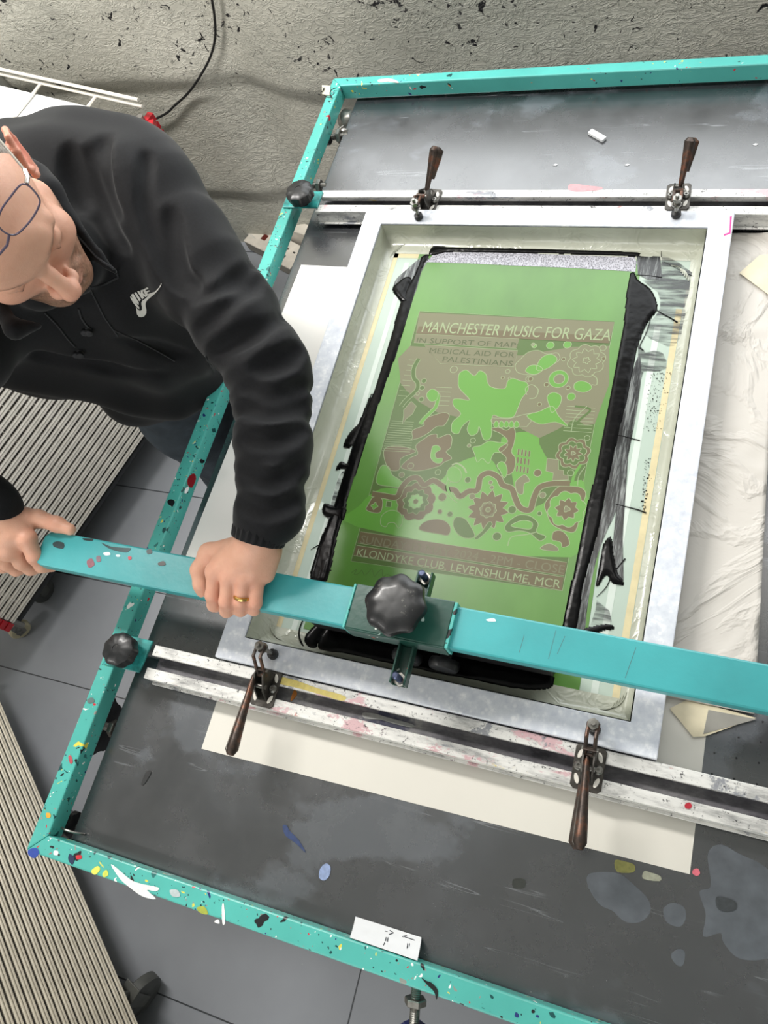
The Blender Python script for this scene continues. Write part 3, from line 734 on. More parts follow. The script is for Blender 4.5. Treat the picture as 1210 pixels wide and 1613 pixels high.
# dove / hand like big green shape
A.poly([(722,600),(724,588),(735,583),(747,592),(756,584),(766,590),(768,602),(775,610),(795,612),(800,600),(808,596),(820,600),(830,603),(832,614),(822,628),(815,645),(808,657),(790,658),(776,655),(775,680),(772,691),(762,692),(755,672),(752,682),(742,686),(736,676),(740,662),(728,672),(722,683),(712,680),(713,665),(726,652),(715,640),(714,630),(722,628),(740,630),(724,612)],green2_m,3,4)
A.poly([(776,658),(800,660),(840,650),(830,672),(800,668),(776,667)],art3_m,3,2)
# clouds and leaves, brown shapes
A.poly([(650,690),(650,678),(668,670),(665,662),(680,655),(700,650),(708,655),(700,670),(688,672),(675,682),(660,690),(645,693)],art_m,3,4)
A.poly([(655,702),(670,690),(678,685),(688,684),(690,690),(706,684),(712,690),(710,705),(703,712),(712,722),(700,728),(690,735),(660,742),(640,740),(632,735),(645,722),(658,715)],art_m,3,4)
A.poly([(679,713),(682,703),(690,702),(694,708),(686,714),(688,722),(697,722),(695,729),(686,729),(679,722)],green2_m,5,4)
A.poly([(745,705),(757,702),(770,695),(785,697),(800,700),(790,712),(778,714),(770,730),(760,722),(752,728),(748,716)],green2_m,4,4)
A.poly([(774,676),(785,673),(798,678),(808,672),(812,682),(810,698),(806,712),(812,722),(810,740),(800,748),(790,738),(798,722),(785,708),(800,696),(790,684)],art_m,4,4)
A.poly([(783,733),(790,727),(797,732),(799,745),(794,753),(788,742)],green2_m,5,4)
# sea-green flames and stairs
A.poly([(607,706),(625,702),(645,706),(655,712),(632,722),(630,738),(622,742),(612,738),(605,720)],art_m,3,4)
A.poly([(600,735),(612,735),(618,748),(630,756),(640,768),(612,766),(593,760)],green2_m,3,4)
A.poly([(862,722),(880,724),(880,740),(888,741),(888,748),(895,749),(896,756),(870,757),(872,745),(860,742)],art3_m,4,1)
A.poly([(822,750),(828,748),(835,758),(826,762),(824,778),(815,776),(812,760)],art3_m,4,3)
for k in range(4):
    for j in range(3):
        x=816+k*5.6-j*1.2; y=707+j*13+k*1.0; A.poly([(x,y),(x+3,y+.5),(x+2,y+10),(x-1,y+9.5)],art_m,4,1,True,.0004)
# stripes at left
for k in range(7):
    y=663+k*7.2; x0_=617-k*2.3; x1_=652-k*1.5+(4 if k>3 else 0)
    A.line([(x0_,y),(x1_,y+2.5)],.0008,None,4,1); A.line([(x0_-1,y+3.6),(x1_-1,y+6.0)],.0008,None,4,1)
for k in range(8):
    y=567+k*8; x0_=644-k*2.4; A.line([(x0_,y),(x0_+14,y+1)],.0008,None,4,1)
for k in range(8):
    y=640+k*5.5; A.line([(893-k*.8,y),(938-k*.9,y+3)],.0007,None,3,1)
for k in range(5):
    y=610+k*7; A.line([(687-k*.3,y),(712-k*1.2,y+1)],.0007,None,3,1)
# serpent lines
A.band([(660,565),(652,580),(652,595),(658,603),(656,615),(640,630),(632,640)],.006,art2_m,4)
A.band([(680,620),(690,622),(687,640),(678,650),(668,660),(662,668)],.005,green2_m,4)
A.poly([(672,622),(680,613),(690,618),(688,630),(678,632)],green2_m,6,4)
A.poly([(636,646),(648,632),(656,640),(650,652),(640,660),(634,668),(636,655)],art3_m,5,1)
A.band([(586,778),(605,781),(625,783),(633,768),(645,755),(658,753),(668,764),(682,757),(695,764),(703,770),(716,772),(725,782),(738,774),(752,772),(757,752),(770,745),(785,752),(792,764),(806,770),(812,785),(820,800),(835,803),(841,785),(850,768),(870,762),(898,762)],.008,art_m,4,6)
A.band([(712,748),(705,765),(710,780),(722,790)],.004,green2_m,5)
A.poly([(704,745),(712,735),(724,740),(727,752),(720,760),(708,757)],green2_m,6,4)
A.line([(712,733),(720,730),(730,736),(735,745)],.0025,line_m,5)
for (x,y,r,m) in ((647,734,.0048,art_m),(633,748,.0045,art3_m),(690,744,.0042,art2_m),(737,756,.0045,art2_m),(745,694,.004,art2_m),(739,702,.0028,art3_m),(697,783,.0062,art3_m),(693,806,.0036,art_m),(709,810,.004,art2_m),(744,782,.0045,art3_m),(847,745,.0055,art_m),(855,780,.0045,art3_m),(899,745,.0045,art2_m),(925,690,.004,art2_m),(807,803,.0058,art2_m),(850,809,.0032,art2_m),(783,845,.006,art2_m),(773,760,.003,art3_m),(775,768,.003,art3_m),(833,597,.0045,art3_m),(861,606,.0035,art_m),(895,611,.003,art_m),(800,585,.0035,art3_m),(792,595,.0025,art_m),(803,596,.002,art3_m),(715,582,.0058,art3_m),(668,600,.004,art2_m),(665,611,.004,art2_m),(664,629,.004,art2_m),(658,620,.003,art3_m),(842,545,.0035,green2_m),(867,544,.0058,green2_m),(894,543,.006,green2_m),(950,548,.0048,art3_m),(951,565,.003,art_m),(888,566,.003,art_m),(840,543,.003,art3_m),(850,637,.003,art_m),(900,625,.006,green2_m),(836,597,.0035,art_m)):
    A.dot(x,y,r,m,5)
A.flower(880,597,883-870 and .0145,1,0,green2_m,4); A.flower(881,597,.008,1,0,art3_m,5)
A.poly([(588,783),(600,784),(603,792),(600,806),(590,808),(577,803),(580,795)],art_m,4,3); A.flower(590,797,.006,4,.5,green2_m,5,sharp=True)
A.poly([(609,789),(617,790),(616,799),(608,798)],art2_m,4,1)
# flowers
A.flower(655,790,.030,9,.12,art_m,3); A.flower(655,790,.0205,10,.2,art2_m,4,sharp=True); A.flower(655,790,.012,8,.2,green2_m,5,sharp=True); A.flower(655,790,.004,6,.1,art3_m,6)
A.flower(769,803,.030,12,.3,art_m,3,sharp=True); A.flower(769,803,.0125,8,.16,art3_m,5,sharp=True); A.flower(769,803,.009,8,.16,art_m,6,out=False); A.flower(769,803,.0035,1,0,art3_m,7)
A.flower(903,714,.0245,8,.18,art_m,4,ph=.3); A.flower(903,714,.019,8,.2,art2_m,5,ph=.3); A.flower(903,714,.0135,9,.42,art_m,6,sharp=True); A.flower(903,714,.0035,3,.4,art3_m,7,sharp=True)
A.poly([(900,766),(915,768),(923,778),(916,800),(907,836),(890,836),(870,826),(862,810),(858,795),(866,782),(876,770),(886,765)],art_m,3,4)
A.flower(893,802,.0265,8,.15,green2_m,4,ph=.2); A.flower(893,802,.0165,8,.3,art_m,5,sharp=True); A.flower(893,802,.005,3,.4,art3_m,6,sharp=True)
A.flower(924,568,.028,8,.15,art3_m,4,ph=.3); A.flower(924,568,.021,10,.3,art3_m,5,sharp=True); A.flower(924,568,.006,5,.4,art3_m,6,sharp=True)
A.poly([(662,835),(664,826),(675,820),(690,818),(703,822),(710,832),(706,843),(690,841)],art_m,4,4)
A.poly([(600,826),(602,812),(615,804),(630,808),(634,822),(628,832),(622,824),(612,824),(608,830)],green2_m,5,4)
A.poly([(714,828),(718,815),(732,817),(742,830),(748,845),(735,848),(722,842)],art2_m,4,4)
A.poly([(796,828),(815,812),(835,813),(848,825),(845,838),(860,845),(850,852),(835,840),(818,836),(800,838)],art2_m,4,4); A.poly([(805,828),(822,820),(838,823),(836,833),(820,832)],green2_m,5,4)
A.line([(800,860),(806,846),(830,842),(845,838)],.0012,line_m,6)
A.poly([(870,850),(872,838),(884,836),(894,845),(897,858),(886,862),(884,855),(876,852)],art_m,4,4)
A.poly([(852,862),(865,856),(878,862),(878,868),(855,866)],art3_m,5,3)
A.poly([(770,800+22),(776,812+14),(764,840),(752,850),(748,847),(760,836)],art2_m,4,2)
A.line([(906,640),(930,645),(915,660),(900,675)],.0035,art2_m,5); A.line([(925,640),(905,660),(900,680)],.001,line_m,6)
A.line([(915,732),(905,748),(901,765)],.004,green2_m,5); A.line([(922,735),(912,750),(910,765)],.001,line_m,6)
# mushroom shaped clouds top right
A.poly([(812,575),(820,566),(832,555),(848,552),(862,558),(878,556),(882,566),(870,575),(855,583),(845,590),(828,590),(815,586)],art3_m,4,4)
A.poly([(845,580),(853,564),(868,558),(878,566),(868,577),(852,584)],green2_m,5,4)
A.poly([(828,585),(835,576),(848,576),(855,583),(842,590)],green2_m,5,4)
A.line([(830,622),(828,612),(838,606),(848,614),(844,626),(834,628)],.0012,line_m,5)
A.poly([(866,640),(862,625),(872,618),(884,624),(882,638),(870,650)],green2_m,4,4)
A.poly([(830,655),(850,648),(870,640),(880,655),(895,672),(875,665),(850,668)],green2_m,4,4)
A.poly([(905,605),(915,600),(928,604),(932,612),(920,618),(906,614)],green2_m,4,4)
A.line([(932,590),(940,596),(940,606),(932,606)],.0012,line_m,5)
for k in range(5): A.poly([(778+k*8,668),(782+k*8,663),(786+k*8,668),(784+k*8,673),(779+k*8,673)],green2_m,5,3)
# lettering blocks
A.poly([(661,492),(968,507),(960,541),(655,525)],art3_m,5,1,True,.0007,artline_d)
A.poly([(660,514),(963,530),(959.5,541),(656,525.5)],art_m,6,1,False)
A.text(664,523,961,537,'MANCHESTER MUSIC FOR GAZA',.0215,line_m,8,.0,.12,1.0)
A.poly([(655,526),(818,534),(814,549),(652,540)],art3_m,5,1,True,.0006)
A.poly([(668,543),(816,552),(810,578),(694,573)],art3_m,5,1,True,.0006)
A.text(656,539.5,815,548,'IN SUPPORT OF MAP:',.0098,art_t,8,.0)
A.text(676,556,810,563.5,'MEDICAL AID FOR',.0098,art_t,8,.0)
A.text(697,569.5,807,577,'PALESTINIANS',.0098,art_t,8,.0)
A.poly([(568.5,837.5),(893,886),(889,907),(563.5,855.5)],art_m,6,1,True,.0007)
A.text(567,855,888,904,'SUNDAY 12 MAY 2024 - 2PM - CLOSE',.0125,art3_m,8,.0)
A.poly([(562,859),(888,909),(885,930),(557,875)],art_m,6,1,True,.0007)
A.text(561.5,875.5,882,927,'KLONDYKE CLUB, LEVENSHULME, MCR',.0122,line_m,8,.0)
# pencilled signature below
A.line([(554,902),(562,897),(558,905),(566,903),(570,898),(574,906),(580,902),(586,896),(590,908),(596,901),(602,897),(603,908),(610,905),(618,908),(626,906)],.0009,artline_d,4,4)
A.done()

# ---------------- ink -------------
def bumpy_ink(name,px,z,hmax,mat,res=.0016,nz=60,label=None,soft=.006,parent=None,world=False):
    """a raised, lumpy puddle inside an outline"""
    P=[Vector(Vector(at(*p,z))[:2]) for p in px]; P=smooth_poly(P,3)
    xs=[p.x for p in P]; ys=[p.y for p in P]; x0=min(xs);x1=max(xs);y0=min(ys);y1=max(ys)
    nx=int((x1-x0)/res)+2; ny=int((y1-y0)/res)+2
    gx=np.linspace(x0-res,x1+res,nx); gy=np.linspace(y0-res,y1+res,ny); X_,Y_=np.meshgrid(gx,gy)
    a=np.array([[p.x,p.y] for p in P]); b_=np.roll(a,-1,0)
    inside=np.zeros(X_.shape,bool); dist=np.full(X_.shape,9.0)
    for (ax,ay),(bx,by) in zip(a,b_):
        cond=((ay>Y_)!=(by>Y_)); xi=(bx-ax)*(Y_-ay)/((by-ay) if by!=ay else 1e-12)+ax; inside^=cond&(X_<xi)
        dx,dy=bx-ax,by-ay; t=np.clip(((X_-ax)*dx+(Y_-ay)*dy)/(dx*dx+dy*dy+1e-15),0,1); dist=np.minimum(dist,np.hypot(X_-ax-t*dx,Y_-ay-t*dy))
    sd=np.where(inside,dist,-dist)+.0005*np.array([[noise.noise(Vector((x*110,y*70,1))) for x in gx] for y in gy])
    h=np.sqrt(np.clip(sd/soft,0,1))*hmax
    nn=np.array([[noise.noise(Vector((x*nz,y*nz,3)))+.5*noise.noise(Vector((x*nz*2.3,y*nz*2.3,6))) for x in gx] for y in gy])
    h=h*(1+.14*nn); idx=-np.ones(X_.shape,int); vs=[]
    keep=sd>-res*.9
    for j in range(ny):
        for i in range(nx):
            if keep[j,i]: idx[j,i]=len(vs); vs.append((X_[j,i],Y_[j,i],z+.0003+max(0,h[j,i]) if sd[j,i]>0 else z-.0002))
    fs=[(idx[j,i],idx[j,i+1],idx[j+1,i+1],idx[j+1,i]) for j in range(ny-1) for i in range(nx-1) if idx[j,i]>=0 and idx[j,i+1]>=0 and idx[j+1,i+1]>=0 and idx[j+1,i]>=0]
    o=MB().add(vs,fs).build(name,mat,parent,smooth=True)
    if label: tag(o,label,'ink',kind='stuff')
    return o
IZ=SZ+.0002
bumpy_ink('ink_ridge',[(676,402),(664,425),(650,470),(630,540),(600,625),(570,715),(548,785),(530,850),(515,915),(489,912),(497,875),(505,850),(522,810),(540,752),(560,690),(590,615),(612,545),(632,475),(640,455),(655,430),(664,405)],IZ,.0016,ink_m,label='thick ridge of black ink along the left side of the green stencil')
bumpy_ink('ink_ridge',[(1000,430),(1004,440),(1024,455),(1034,475),(1034,490),(1022,505),(1012,525),(1003,550),(993,600),(985,640),(975,680),(965,725),(955,770),(944,830),(930,880),(917,930),(908,990),(887,990),(898,930),(910,880),(925,800),(940,740),(955,660),(968,590),(980,530),(985,490),(988,460),(993,432)],IZ,.0022,ink_m,label='thick ridge of black ink along the right side of the green stencil')
bumpy_ink('ink_pool',[(500,1022),(512,990),(560,965),(660,950),(800,975),(868,1000),(880,1030),(872,1055),(868,1083),(820,1086),(760,1075),(700,1064),(640,1052),(580,1040),(540,1030),(515,1030)],IZ,.002,ink_m,.002,label='pool of glossy black ink in front of the squeegee')
# thin ink left on the back edge by the squeegee
def thin(px,mat,label,lv=1,sm=3,name='ink_smear',par=None):
    P=[tuple(at(*p,IZ))[:2] for p in px]; P=[tuple(v) for v in smooth_poly([Vector(q) for q in P],sm)] if sm>1 else P
    z=IZ+.00006*lv; v_,f_=fill2d(P)
    o=MB().add([(p[0],p[1],z) for p in v_],f_).build(name,mat,par)
    return tag(o,label,'ink',kind='stuff')
grey_ink=None
def greyink():
    t=NT('dry_grey_ink_film'); n=t.voro(420); c=t.ramp(n,[(.15,srgb('3a3a3f')),(.45,srgb('9b9aa3')),(.8,srgb('b9b8c2'))]); t.set(color=c,rough=.25,spec=.6); t.bump(t.noise(240,4),.6,.0015); return t.m
grey_ink=greyink()
thin([(683,400),(700,397),(800,398),(900,402),(1000,405),(1003,412),(1001,428),(900,422),(800,418),(740,415),(672,413)],grey_ink,'rough grey-black ink film along the back edge of the stencil',2,1)
bumpy_ink('ink_streak',[(680,390),(688,387),(720,390),(800,391),(900,394),(1000,397),(1006,402),(1000,404),(900,400),(800,398),(720,397),(700,398),(685,402),(676,401)],IZ,.0022,ink_m,label='thin raised black ink streak along the very back of the stencil')
ro=random.Random(5)
thin([(668,404),(676,408),(664,428),(655,460),(645,470),(628,466),(620,455),(624,440),(640,425),(655,412)],smear_m,'grey ink smear at the back left corner of the stencil',1)
bumpy_ink('ink_clot',[(618,455),(626,446),(640,436),(648,440),(644,452),(640,465),(644,474),(634,476),(626,468)],IZ,.003,ink_m,label='lumpy black ink clot at the back left of the stencil')
thin([(1003,402),(1040,404),(1043,440),(1020,440),(1005,432)],smear_m,'grey smeared ink square at the back right corner of the stencil',1,1)
thin([(1043,400),(1098,435),(1102,450),(1090,480),(1080,515),(1062,545),(1040,540),(1015,525),(1030,500),(1040,485),(1036,460),(1010,440),(1043,440)],smear2_m,'sweeping translucent ink smear on the mesh at the back right',0,2)
thin([(1005,545),(1017,555),(1030,552),(1045,557),(1050,580),(1028,585),(1014,585),(1008,600)],smear2_m,'small translucent ink smear beside the right ink ridge',0,2)
thin([(1006,560),(1010,590),(1004,640),(995,690),(985,740),(972,800),(950,850),(935,900),(925,960),(920,995),(905,990),(915,935),(930,880),(945,825),(960,745),(975,680),(990,610)],smear_m,'long grey smear of thin ink beside the right ridge',1,3)
thin([(990,690),(988,740),(984,800),(981,850),(982,900),(980,920),(962,915),(958,890),(966,850),(972,790),(980,730)],smear_m,'ragged black-grey ink drag on the mesh at right',2,2)
bumpy_ink('ink_clot',[(950,860),(962,845),(966,870),(972,900),(980,912),(982,922),(965,918),(955,905),(940,925),(945,890)],IZ,.0022,ink_m,label='black ink clot near the lower right of the stencil')
bumpy_ink('ink_streak',[(918,992),(930,988),(950,984),(964,984),(967,990),(950,993),(938,998),(925,1000)],IZ,.002,ink_m,label='black ink streak just behind the bar at right')
thin([(940,945),(960,962),(964,980),(950,985),(930,985),(938,960)],smear2_m,'small triangular ink smear at the lower right of the mesh',1,1)
def inkline(px,w,label):
    m=MB(); P=[at(*p,IZ) for p in px]; P=smooth_poly(P,4,False); n=len(P); m.tube([p+Vector((0,0,.0003)) for p in P],[w*(.5+.9*i/n) for i in range(n)],6)
    o=m.build('ink_drip',ink_m,smooth=True); tag(o,label,'ink',kind='stuff')
inkline([(1033,488),(1045,495),(1058,502),(1067,508)],.0011,'black ink spike reaching right from the clot at the back right')
inkline([(1036,488),(1030,484),(1020,520),(1008,545),(1014,552)],.0006,'thin black ink line below the clot at the back right')
inkline([(970,794),(990,799),(1005,803),(1018,808)],.0009,'black ink line crossing the mesh halfway down the right side')
inkline([(968,684),(985,688),(1008,694)],.0006,'short black ink line on the mesh at the right, upper one')
inkline([(1002,433),(1020,434),(1043,437)],.0006,'fine black ink line at the back right corner of the stencil')
inkline([(1045,412),(1070,425),(1102,440)],.0004,'hair-thin ink line arcing to the back right corner of the screen')
inkline([(760,388),(900,380),(1012,380),(1030,385),(1041,392),(1042,405)],.0005,'thin black ink line on the tape behind the stencil')
inkline([(940,940),(955,925),(965,905),(985,880)],.0007,'slanting black ink line at the lower right of the mesh')
for (pp_,lb) in (([(560,672),(566,665),(585,620),(577,655),(556,702),(541,703),(549,685)],'black tapering ink drag at left of the stencil, with a ragged foot'),
              ([(530,736),(538,727),(548,730),(558,712),(556,726),(552,740),(540,738),(530,741)],'black ink patch below the tapering drag, left of the stencil'),
              ([(511,793),(520,795),(530,798),(540,795),(545,803),(540,820),(525,816),(510,812),(508,800)],'square black ink clot at the left of the stencil'),
              ([(497,915),(500,900),(502,880),(512,878),(526,862),(522,880),(512,915)],'black ink clot at left, just behind the squeegee bar')):
    bumpy_ink('ink_clot',pp_,IZ,.0018,ink_m,label=lb)
inkline([(490,866),(496,862),(506,858),(524,860)],.0009,'curled black ink drip at left of the stencil')
thin([(545,740),(553,742),(540,800),(520,860),(505,862),(520,800),(533,752)],smear2_m,'faint grey brushed ink left of the stencil',1,2)
inkline([(478,975),(472,990),(472,1005),(478,1018),(484,1024)],.0016,'black curved ink line at the front left corner of the stencil')
bumpy_ink('ink_clot',[(482,1000),(496,985),(512,970),(516,985),(502,1010),(500,1022),(488,1024),(480,1012)],IZ,.002,ink_m,label='black ink clot at the front left corner of the stencil')
thin([(500,1025),(540,1032),(640,1056),(760,1078),(868,1088),(905,1100),(898,1118),(800,1098),(640,1063),(520,1036)],smear_m,'grey ink film along the front edge of the mesh',0,1)
for k in range(60):
    pass
sp=MB(); 
for k in range(150):
    a_=ro.random(); x_=1028+22*a_+ro.gauss(0,5); y_=585+95*ro.random(); x_-= (y_-585)*.12
    p=at(x_,y_,IZ); r_=.0004+.0006*ro.random()**3; sp.lathe((p.x,p.y,IZ),(0,0,1),[(r_,0),(r_*.6,.0004)],6)
for k in range(60):
    y_=720+85*ro.random(); x_=1022-(y_-720)*.12+ro.gauss(0,3); p=at(x_,y_,IZ); r_=.0004+.0009*ro.random()**2; sp.lathe((p.x,p.y,IZ),(0,0,1),[(r_,0),(r_*.6,.0004)],6)
tag(sp.build('ink_specks',ink_m,smooth=True),'fine spray of black ink specks on the pale mesh at right','ink',kind='stuff')

# ---------------- squeegee bar -------------
BZ1=.145; BZ0=.127
sb=thing('squeegee_bar','long teal bar handle with ink stains, held across the screen in both hands','handle bar',(.2,.085,.1))
MB().prism([(-.2745,.0615),(-.2745,.100),(-.268,.1075),(-.255,.1095),(1.45,.1065),(1.45,.0585),(-.262,.0565)],BZ0,BZ1).build('bar',teal_bar,sb,bevel=.0025)
MB().box(-.140,1.45,.0615,.101,.1165,BZ0-.0003).build('under_rail',alu_mat('grey_aluminium','a9abac',.42,.6),sb,bevel=.001)
for p_,c in (([(84,855),(92,853),(101,856),(100,864),(90,863),(84,860)],'2d3f42'),([(160,855),(175,861),(195,863),(206,864),(200,870),(185,868),(170,863)],'1b3f42'),([(137,884),(145,880),(149,890),(140,894)],'8a5560'),([(152,877),(158,876),(159,884),(153,885)],'7d6670'),([(202,877),(207,877),(207,881),(203,882)],'c03040'),([(163,871),(172,870),(174,874),(166,875)],'e5efef'),([(231,867),(238,865),(240,871),(233,873)],'1c3436'),([(249,887),(258,884),(261,890),(251,891)],'3a3c38'),([(131,848),(146,849),(145,852),(133,851)],'16282a'),([(766,976),(778,974),(781,979),(770,979)],'cfeaea'),([(183,874),(189,874),(189,877),(184,877)],'d5e9ec')):
    splash(p_,c,BZ1,sb,.0005)
for (x0_,y0_,x1_,y1_) in ((826,1000,818,1028),(876,993,864,1038),(890,1002,878,1030),(1002,1020,985,1068)):
    a_=at(x0_,y0_,BZ1);b_=at(x1_,y1_,BZ1); m=MB(); ribbon(m,[a_,b_],.0008,BZ1,.0001); m.build('scratch',flat('scratch_grey','4b7d80'),sb)
# carriage: dark green sleeve, knob, cross arm
car=thing('squeegee_carriage','dark green clamp sleeve with a big black knob on the teal bar','clamp',(.285,.085,.1))
SZ1=.151
m=MB(); m.box(.2195,.3465,.0555,.1120,SZ1-.003,SZ1); m.box(.2195,.3465,.0535,.0560,.118,SZ1-.0005); m.box(.2195,.3465,.1095,.1120,.118,SZ1-.0005)
m.build('sleeve',green_dark,car,bevel=.0018)
MB().box(.2165,.2195,.0545,.1110,.122,SZ1+.001).build('sleeve_lip',teal,car,bevel=.0008); MB().box(.3465,.3505,.0545,.1110,.122,SZ1+.001).build('sleeve_lip',teal,car,bevel=.0008)
kc=at(622,951,.186)
MB().lathe((kc.x,kc.y,SZ1),(0,0,1),[(.011,0),(.011,.014),(.026,.016),(.0335,.021),(.0365,.029),(.0355,.036),(.030,.0405),(.018,.0425),(.002,.0418)],96,8,.045).build('knob',black_knob,car,smooth=True)
# cross arm (channel), from in front of the bar to behind it
xa=.296
for (y0_,y1_,nm) in ((.005,.0535,'cross_arm'),(.112,.148,'cross_arm')):
    m=MB(); m.box(xa-.010,xa+.010,y0_,y1_,.118,.1205); m.box(xa-.010,xa-.0075,y0_,y1_,.1205,.134); m.box(xa+.0075,xa+.010,y0_,y1_,.1205,.134)
    m.build(nm,green_dark,car,bevel=.0008)
for (yy,L_) in ((.0125,.036),(.1405,.036)):
    m=MB(); prof=[]; n=14
    for i in range(n): prof+=[(.0036,i*L_/n),(.0044,(i+.5)*L_/n)]
    m.lathe((xa,yy,.112),(0,0,1),prof+[(.003,L_)],14); bt=m.build('bolt',plain('inky_bolt','4d5570',.3,.6,var=.25,scale=150),car)
    MB().lathe((xa,yy,.1206),(0,0,1),[(.0085,0),(.009,.001),(.009,.005),(.008,.006)],6).build('nut',steel,bt); 
# squeegee blade and its holder knobs under the bar
sq=thing('squeegee','black squeegee blade in its holder under the teal bar, with two round knobs','squeegee',(.29,.085,.02))
MB().box(.130,.460,.072,.098,.030,.098).build('blade_holder',black_pl,sq,bevel=.002)
MB().prism([(.131,.080),(.459,.080),(.459,.090),(.131,.090)],.0105,.0305).build('blade',plain('dark_rubber','15171a',.4),sq)
for kx in (.277,.327):
    z_=.058
    MB().lathe((kx,.0725,z_),(0,-1,0),[(.008,0),(.008,.012),(.0185,.013),(.020,.017),(.020,.022),(.018,.026),(.006,.027)],40).build('knob',plain('worn_black_knob','232426',.35,var=.3,scale=120),sq,smooth=True)
MB().box(.286,.306,.0735,.0965,.0985,.1163).build('mount',green_dark,sq)
# ---------------- drying racks -------------
def rack(name_label,A_,u,n,L,depth,zlo,nsh,pitch,WD=.0088,WR_=.0036,bin_=.012):
    """A_: one end of the lowest front edge, u along it, n outward; shelves go -n deep"""
    A_=Vector((*A_,0));u=Vector((*u,0));n=Vector((*n,0))
    R=thing('drying_rack',name_label,'rack',(A_.x+u.x*L/2-n.x*depth/2,A_.y+u.y*L/2-n.y*depth/2,FZ),0)
    base=None
    def P(s,d,z): return A_+u*s-n*d+Vector((0,0,z))
    me=None
    for k in range(nsh):
        if me is None:
            m=MB(); z=zlo; 
            # double outer wire, inner cross wires
            for dz in (0,WD):
                m.tube([P(.0,0,z+dz),P(L,0,z+dz)],WR_,8)
                m.tube([P(.0,depth,z+dz),P(L,depth,z+dz)],.0036,6)
            m.tube([P(0,0,z),P(0,depth,z)],.0034,6); m.tube([P(L,0,z),P(L,depth,z)],.0034,6)
            c=int(L/.05)
            for i in range(1,c): m.tube([P(i*.05,0,z+.0002),P(i*.05,.001,z+WD)],.0018,4); m.tube([P(i*.05,.0,z-.002),P(i*.05,depth,z-.002)],.0014,4,False)
            for q in (.33,.66): m.tube([P(0,depth*q,z-.004),P(L,depth*q,z-.004)],.0022,4)
            o=m.build('shelf',wire_w,R,smooth=True); me=o.data
        else:
            o=bpy.data.objects.new('shelf',me); COL.objects.link(o); o.parent=R; o.matrix_parent_inverse=PW(R).inverted(); o.location=(0,0,k*pitch)
    top=zlo+(nsh)*pitch
    # red spring blocks at the ends
    for s_ in (-.028,L+.004):
        m=MB(); 
        for k in range(nsh):
            z=zlo+k*pitch; c0=P(s_+.012,.010,z+.003); 
            vs=[P(s_+a*.024,b_*.018-.004,z-.006+cz*.0175) for cz in (0,1) for b_ in (0,1) for a in (0,1)]
            m.add(vs,[(0,2,3,1),(4,5,7,6),(0,1,5,4),(2,6,7,3),(0,4,6,2),(1,3,7,5)])
        m.build('spring_blocks',red_pl,R,kind='stuff')
    # paper-laden inner stack dark, so the rack has depth
    for (s_,d_) in ((.0,.012),(L,.012),(0,depth),(L,depth)):
        MB().tube([P(s_,d_,FZ+.10),P(s_,d_,top)],.009,10).build('post',plain('grey_post','8c8a85',.4,.4),R,smooth=True)
    f=MB()
    vs=[P(a*L,bin_+b_*(depth-bin_),FZ+.112+cz*.014) for cz in (0,1) for b_ in (0,1) for a in (0,1)]
    f.add(vs,[(0,2,3,1),(4,5,7,6),(0,1,5,4),(2,6,7,3),(0,4,6,2),(1,3,7,5)]); f.build('base_frame',bed_side,R,bevel=.002)
    return R,P
# rack behind the person
A1=(-1.059+.0,.065); u1=Vector((.267,.9637)).normalized(); n1=Vector((u1.y,-u1.x))
A1=Vector(A1)-u1*(-.0); 
R1,P1=rack('white wire drying rack with red corner springs, behind the person at left',(A1.x,A1.y),tuple(u1),tuple(n1),1.19,.62,-.70,26,.0233)
# sheets lying on the shelves (seen between the wires)
sh=MB()
for k in range(1,25,2):
    z=-.70+k*.0233+.001; vs=[P1(s_,d_,z+t_) for t_ in (0,.0006) for d_ in (.03,.55) for s_ in (.12,1.05)]
    sh.add(vs,[(0,2,3,1),(4,5,7,6),(0,1,5,4),(2,6,7,3),(0,4,6,2),(1,3,7,5)])
tag(sh.build('drying_prints',plain('grey_print_paper','a39e98',.7)),'sheets of printed paper drying on the shelves of the left rack','paper',kind='stuff')
def caster(parent,c,yaw,r,w,mat_w,fork=steel,top=.1):
    c=Vector(c); a=Vector((math.cos(yaw),math.sin(yaw),0)); b_=Vector((-a.y,a.x,0))
    g=MB(); g.lathe(c-a*(w/2),a,[(r*.55,0),(r*.86,0),(r,.004),(r,w-.004),(r*.86,w),(r*.55,w)],28); cs=g.build('caster_wheel',mat_w,parent,smooth=True)
    MB().lathe(c-a*(w/2+.001),a,[(.009,-.004),(.014,0),(.014,w+.002),(.009,w+.006)],20).build('hub',fork,cs,smooth=True)
    m=MB()
    for s_ in (-1,1):
        o_=c+a*(s_*(w/2+.004)); m.add([o_+b_*x+Vector((0,0,z))+a*t for t in (-.0012,.0012) for x,z in ((-.012,-.008),(.012,-.008),(.03,r+.012),(-.006,r+.012))],[(0,1,2,3),(7,6,5,4),(0,4,5,1),(1,5,6,2),(2,6,7,3),(3,7,4,0)])
    m.add([o_ for o_ in [c+a*x+b_*y+Vector((0,0,r+.010+z)) for z in (0,.004) for y in (-.01,.034) for x in (-w/2-.005,w/2+.005)]],[(0,2,3,1),(4,5,7,6),(0,1,5,4),(2,6,7,3),(0,4,6,2),(1,3,7,5)])
    m.tube([c+b_*.012+Vector((0,0,r+.012)),c+b_*.012+Vector((0,0,top))],.008,10)
    m.build('caster_fork',fork,parent,bevel=.0006)
zc=FZ+.034
c2_=at(31,991,FZ+.03); caster(R1,(c2_.x,c2_.y,FZ+.031),-.55,.030,.022,wheel_c,steel,.075) 
c2_=at(66,930,FZ+.037); caster(R1,(c2_.x,c2_.y,FZ+.037),-.2,.036,.024,wheel_g,plain('grey_cast_fork','5f605c',.5,.4),.06)
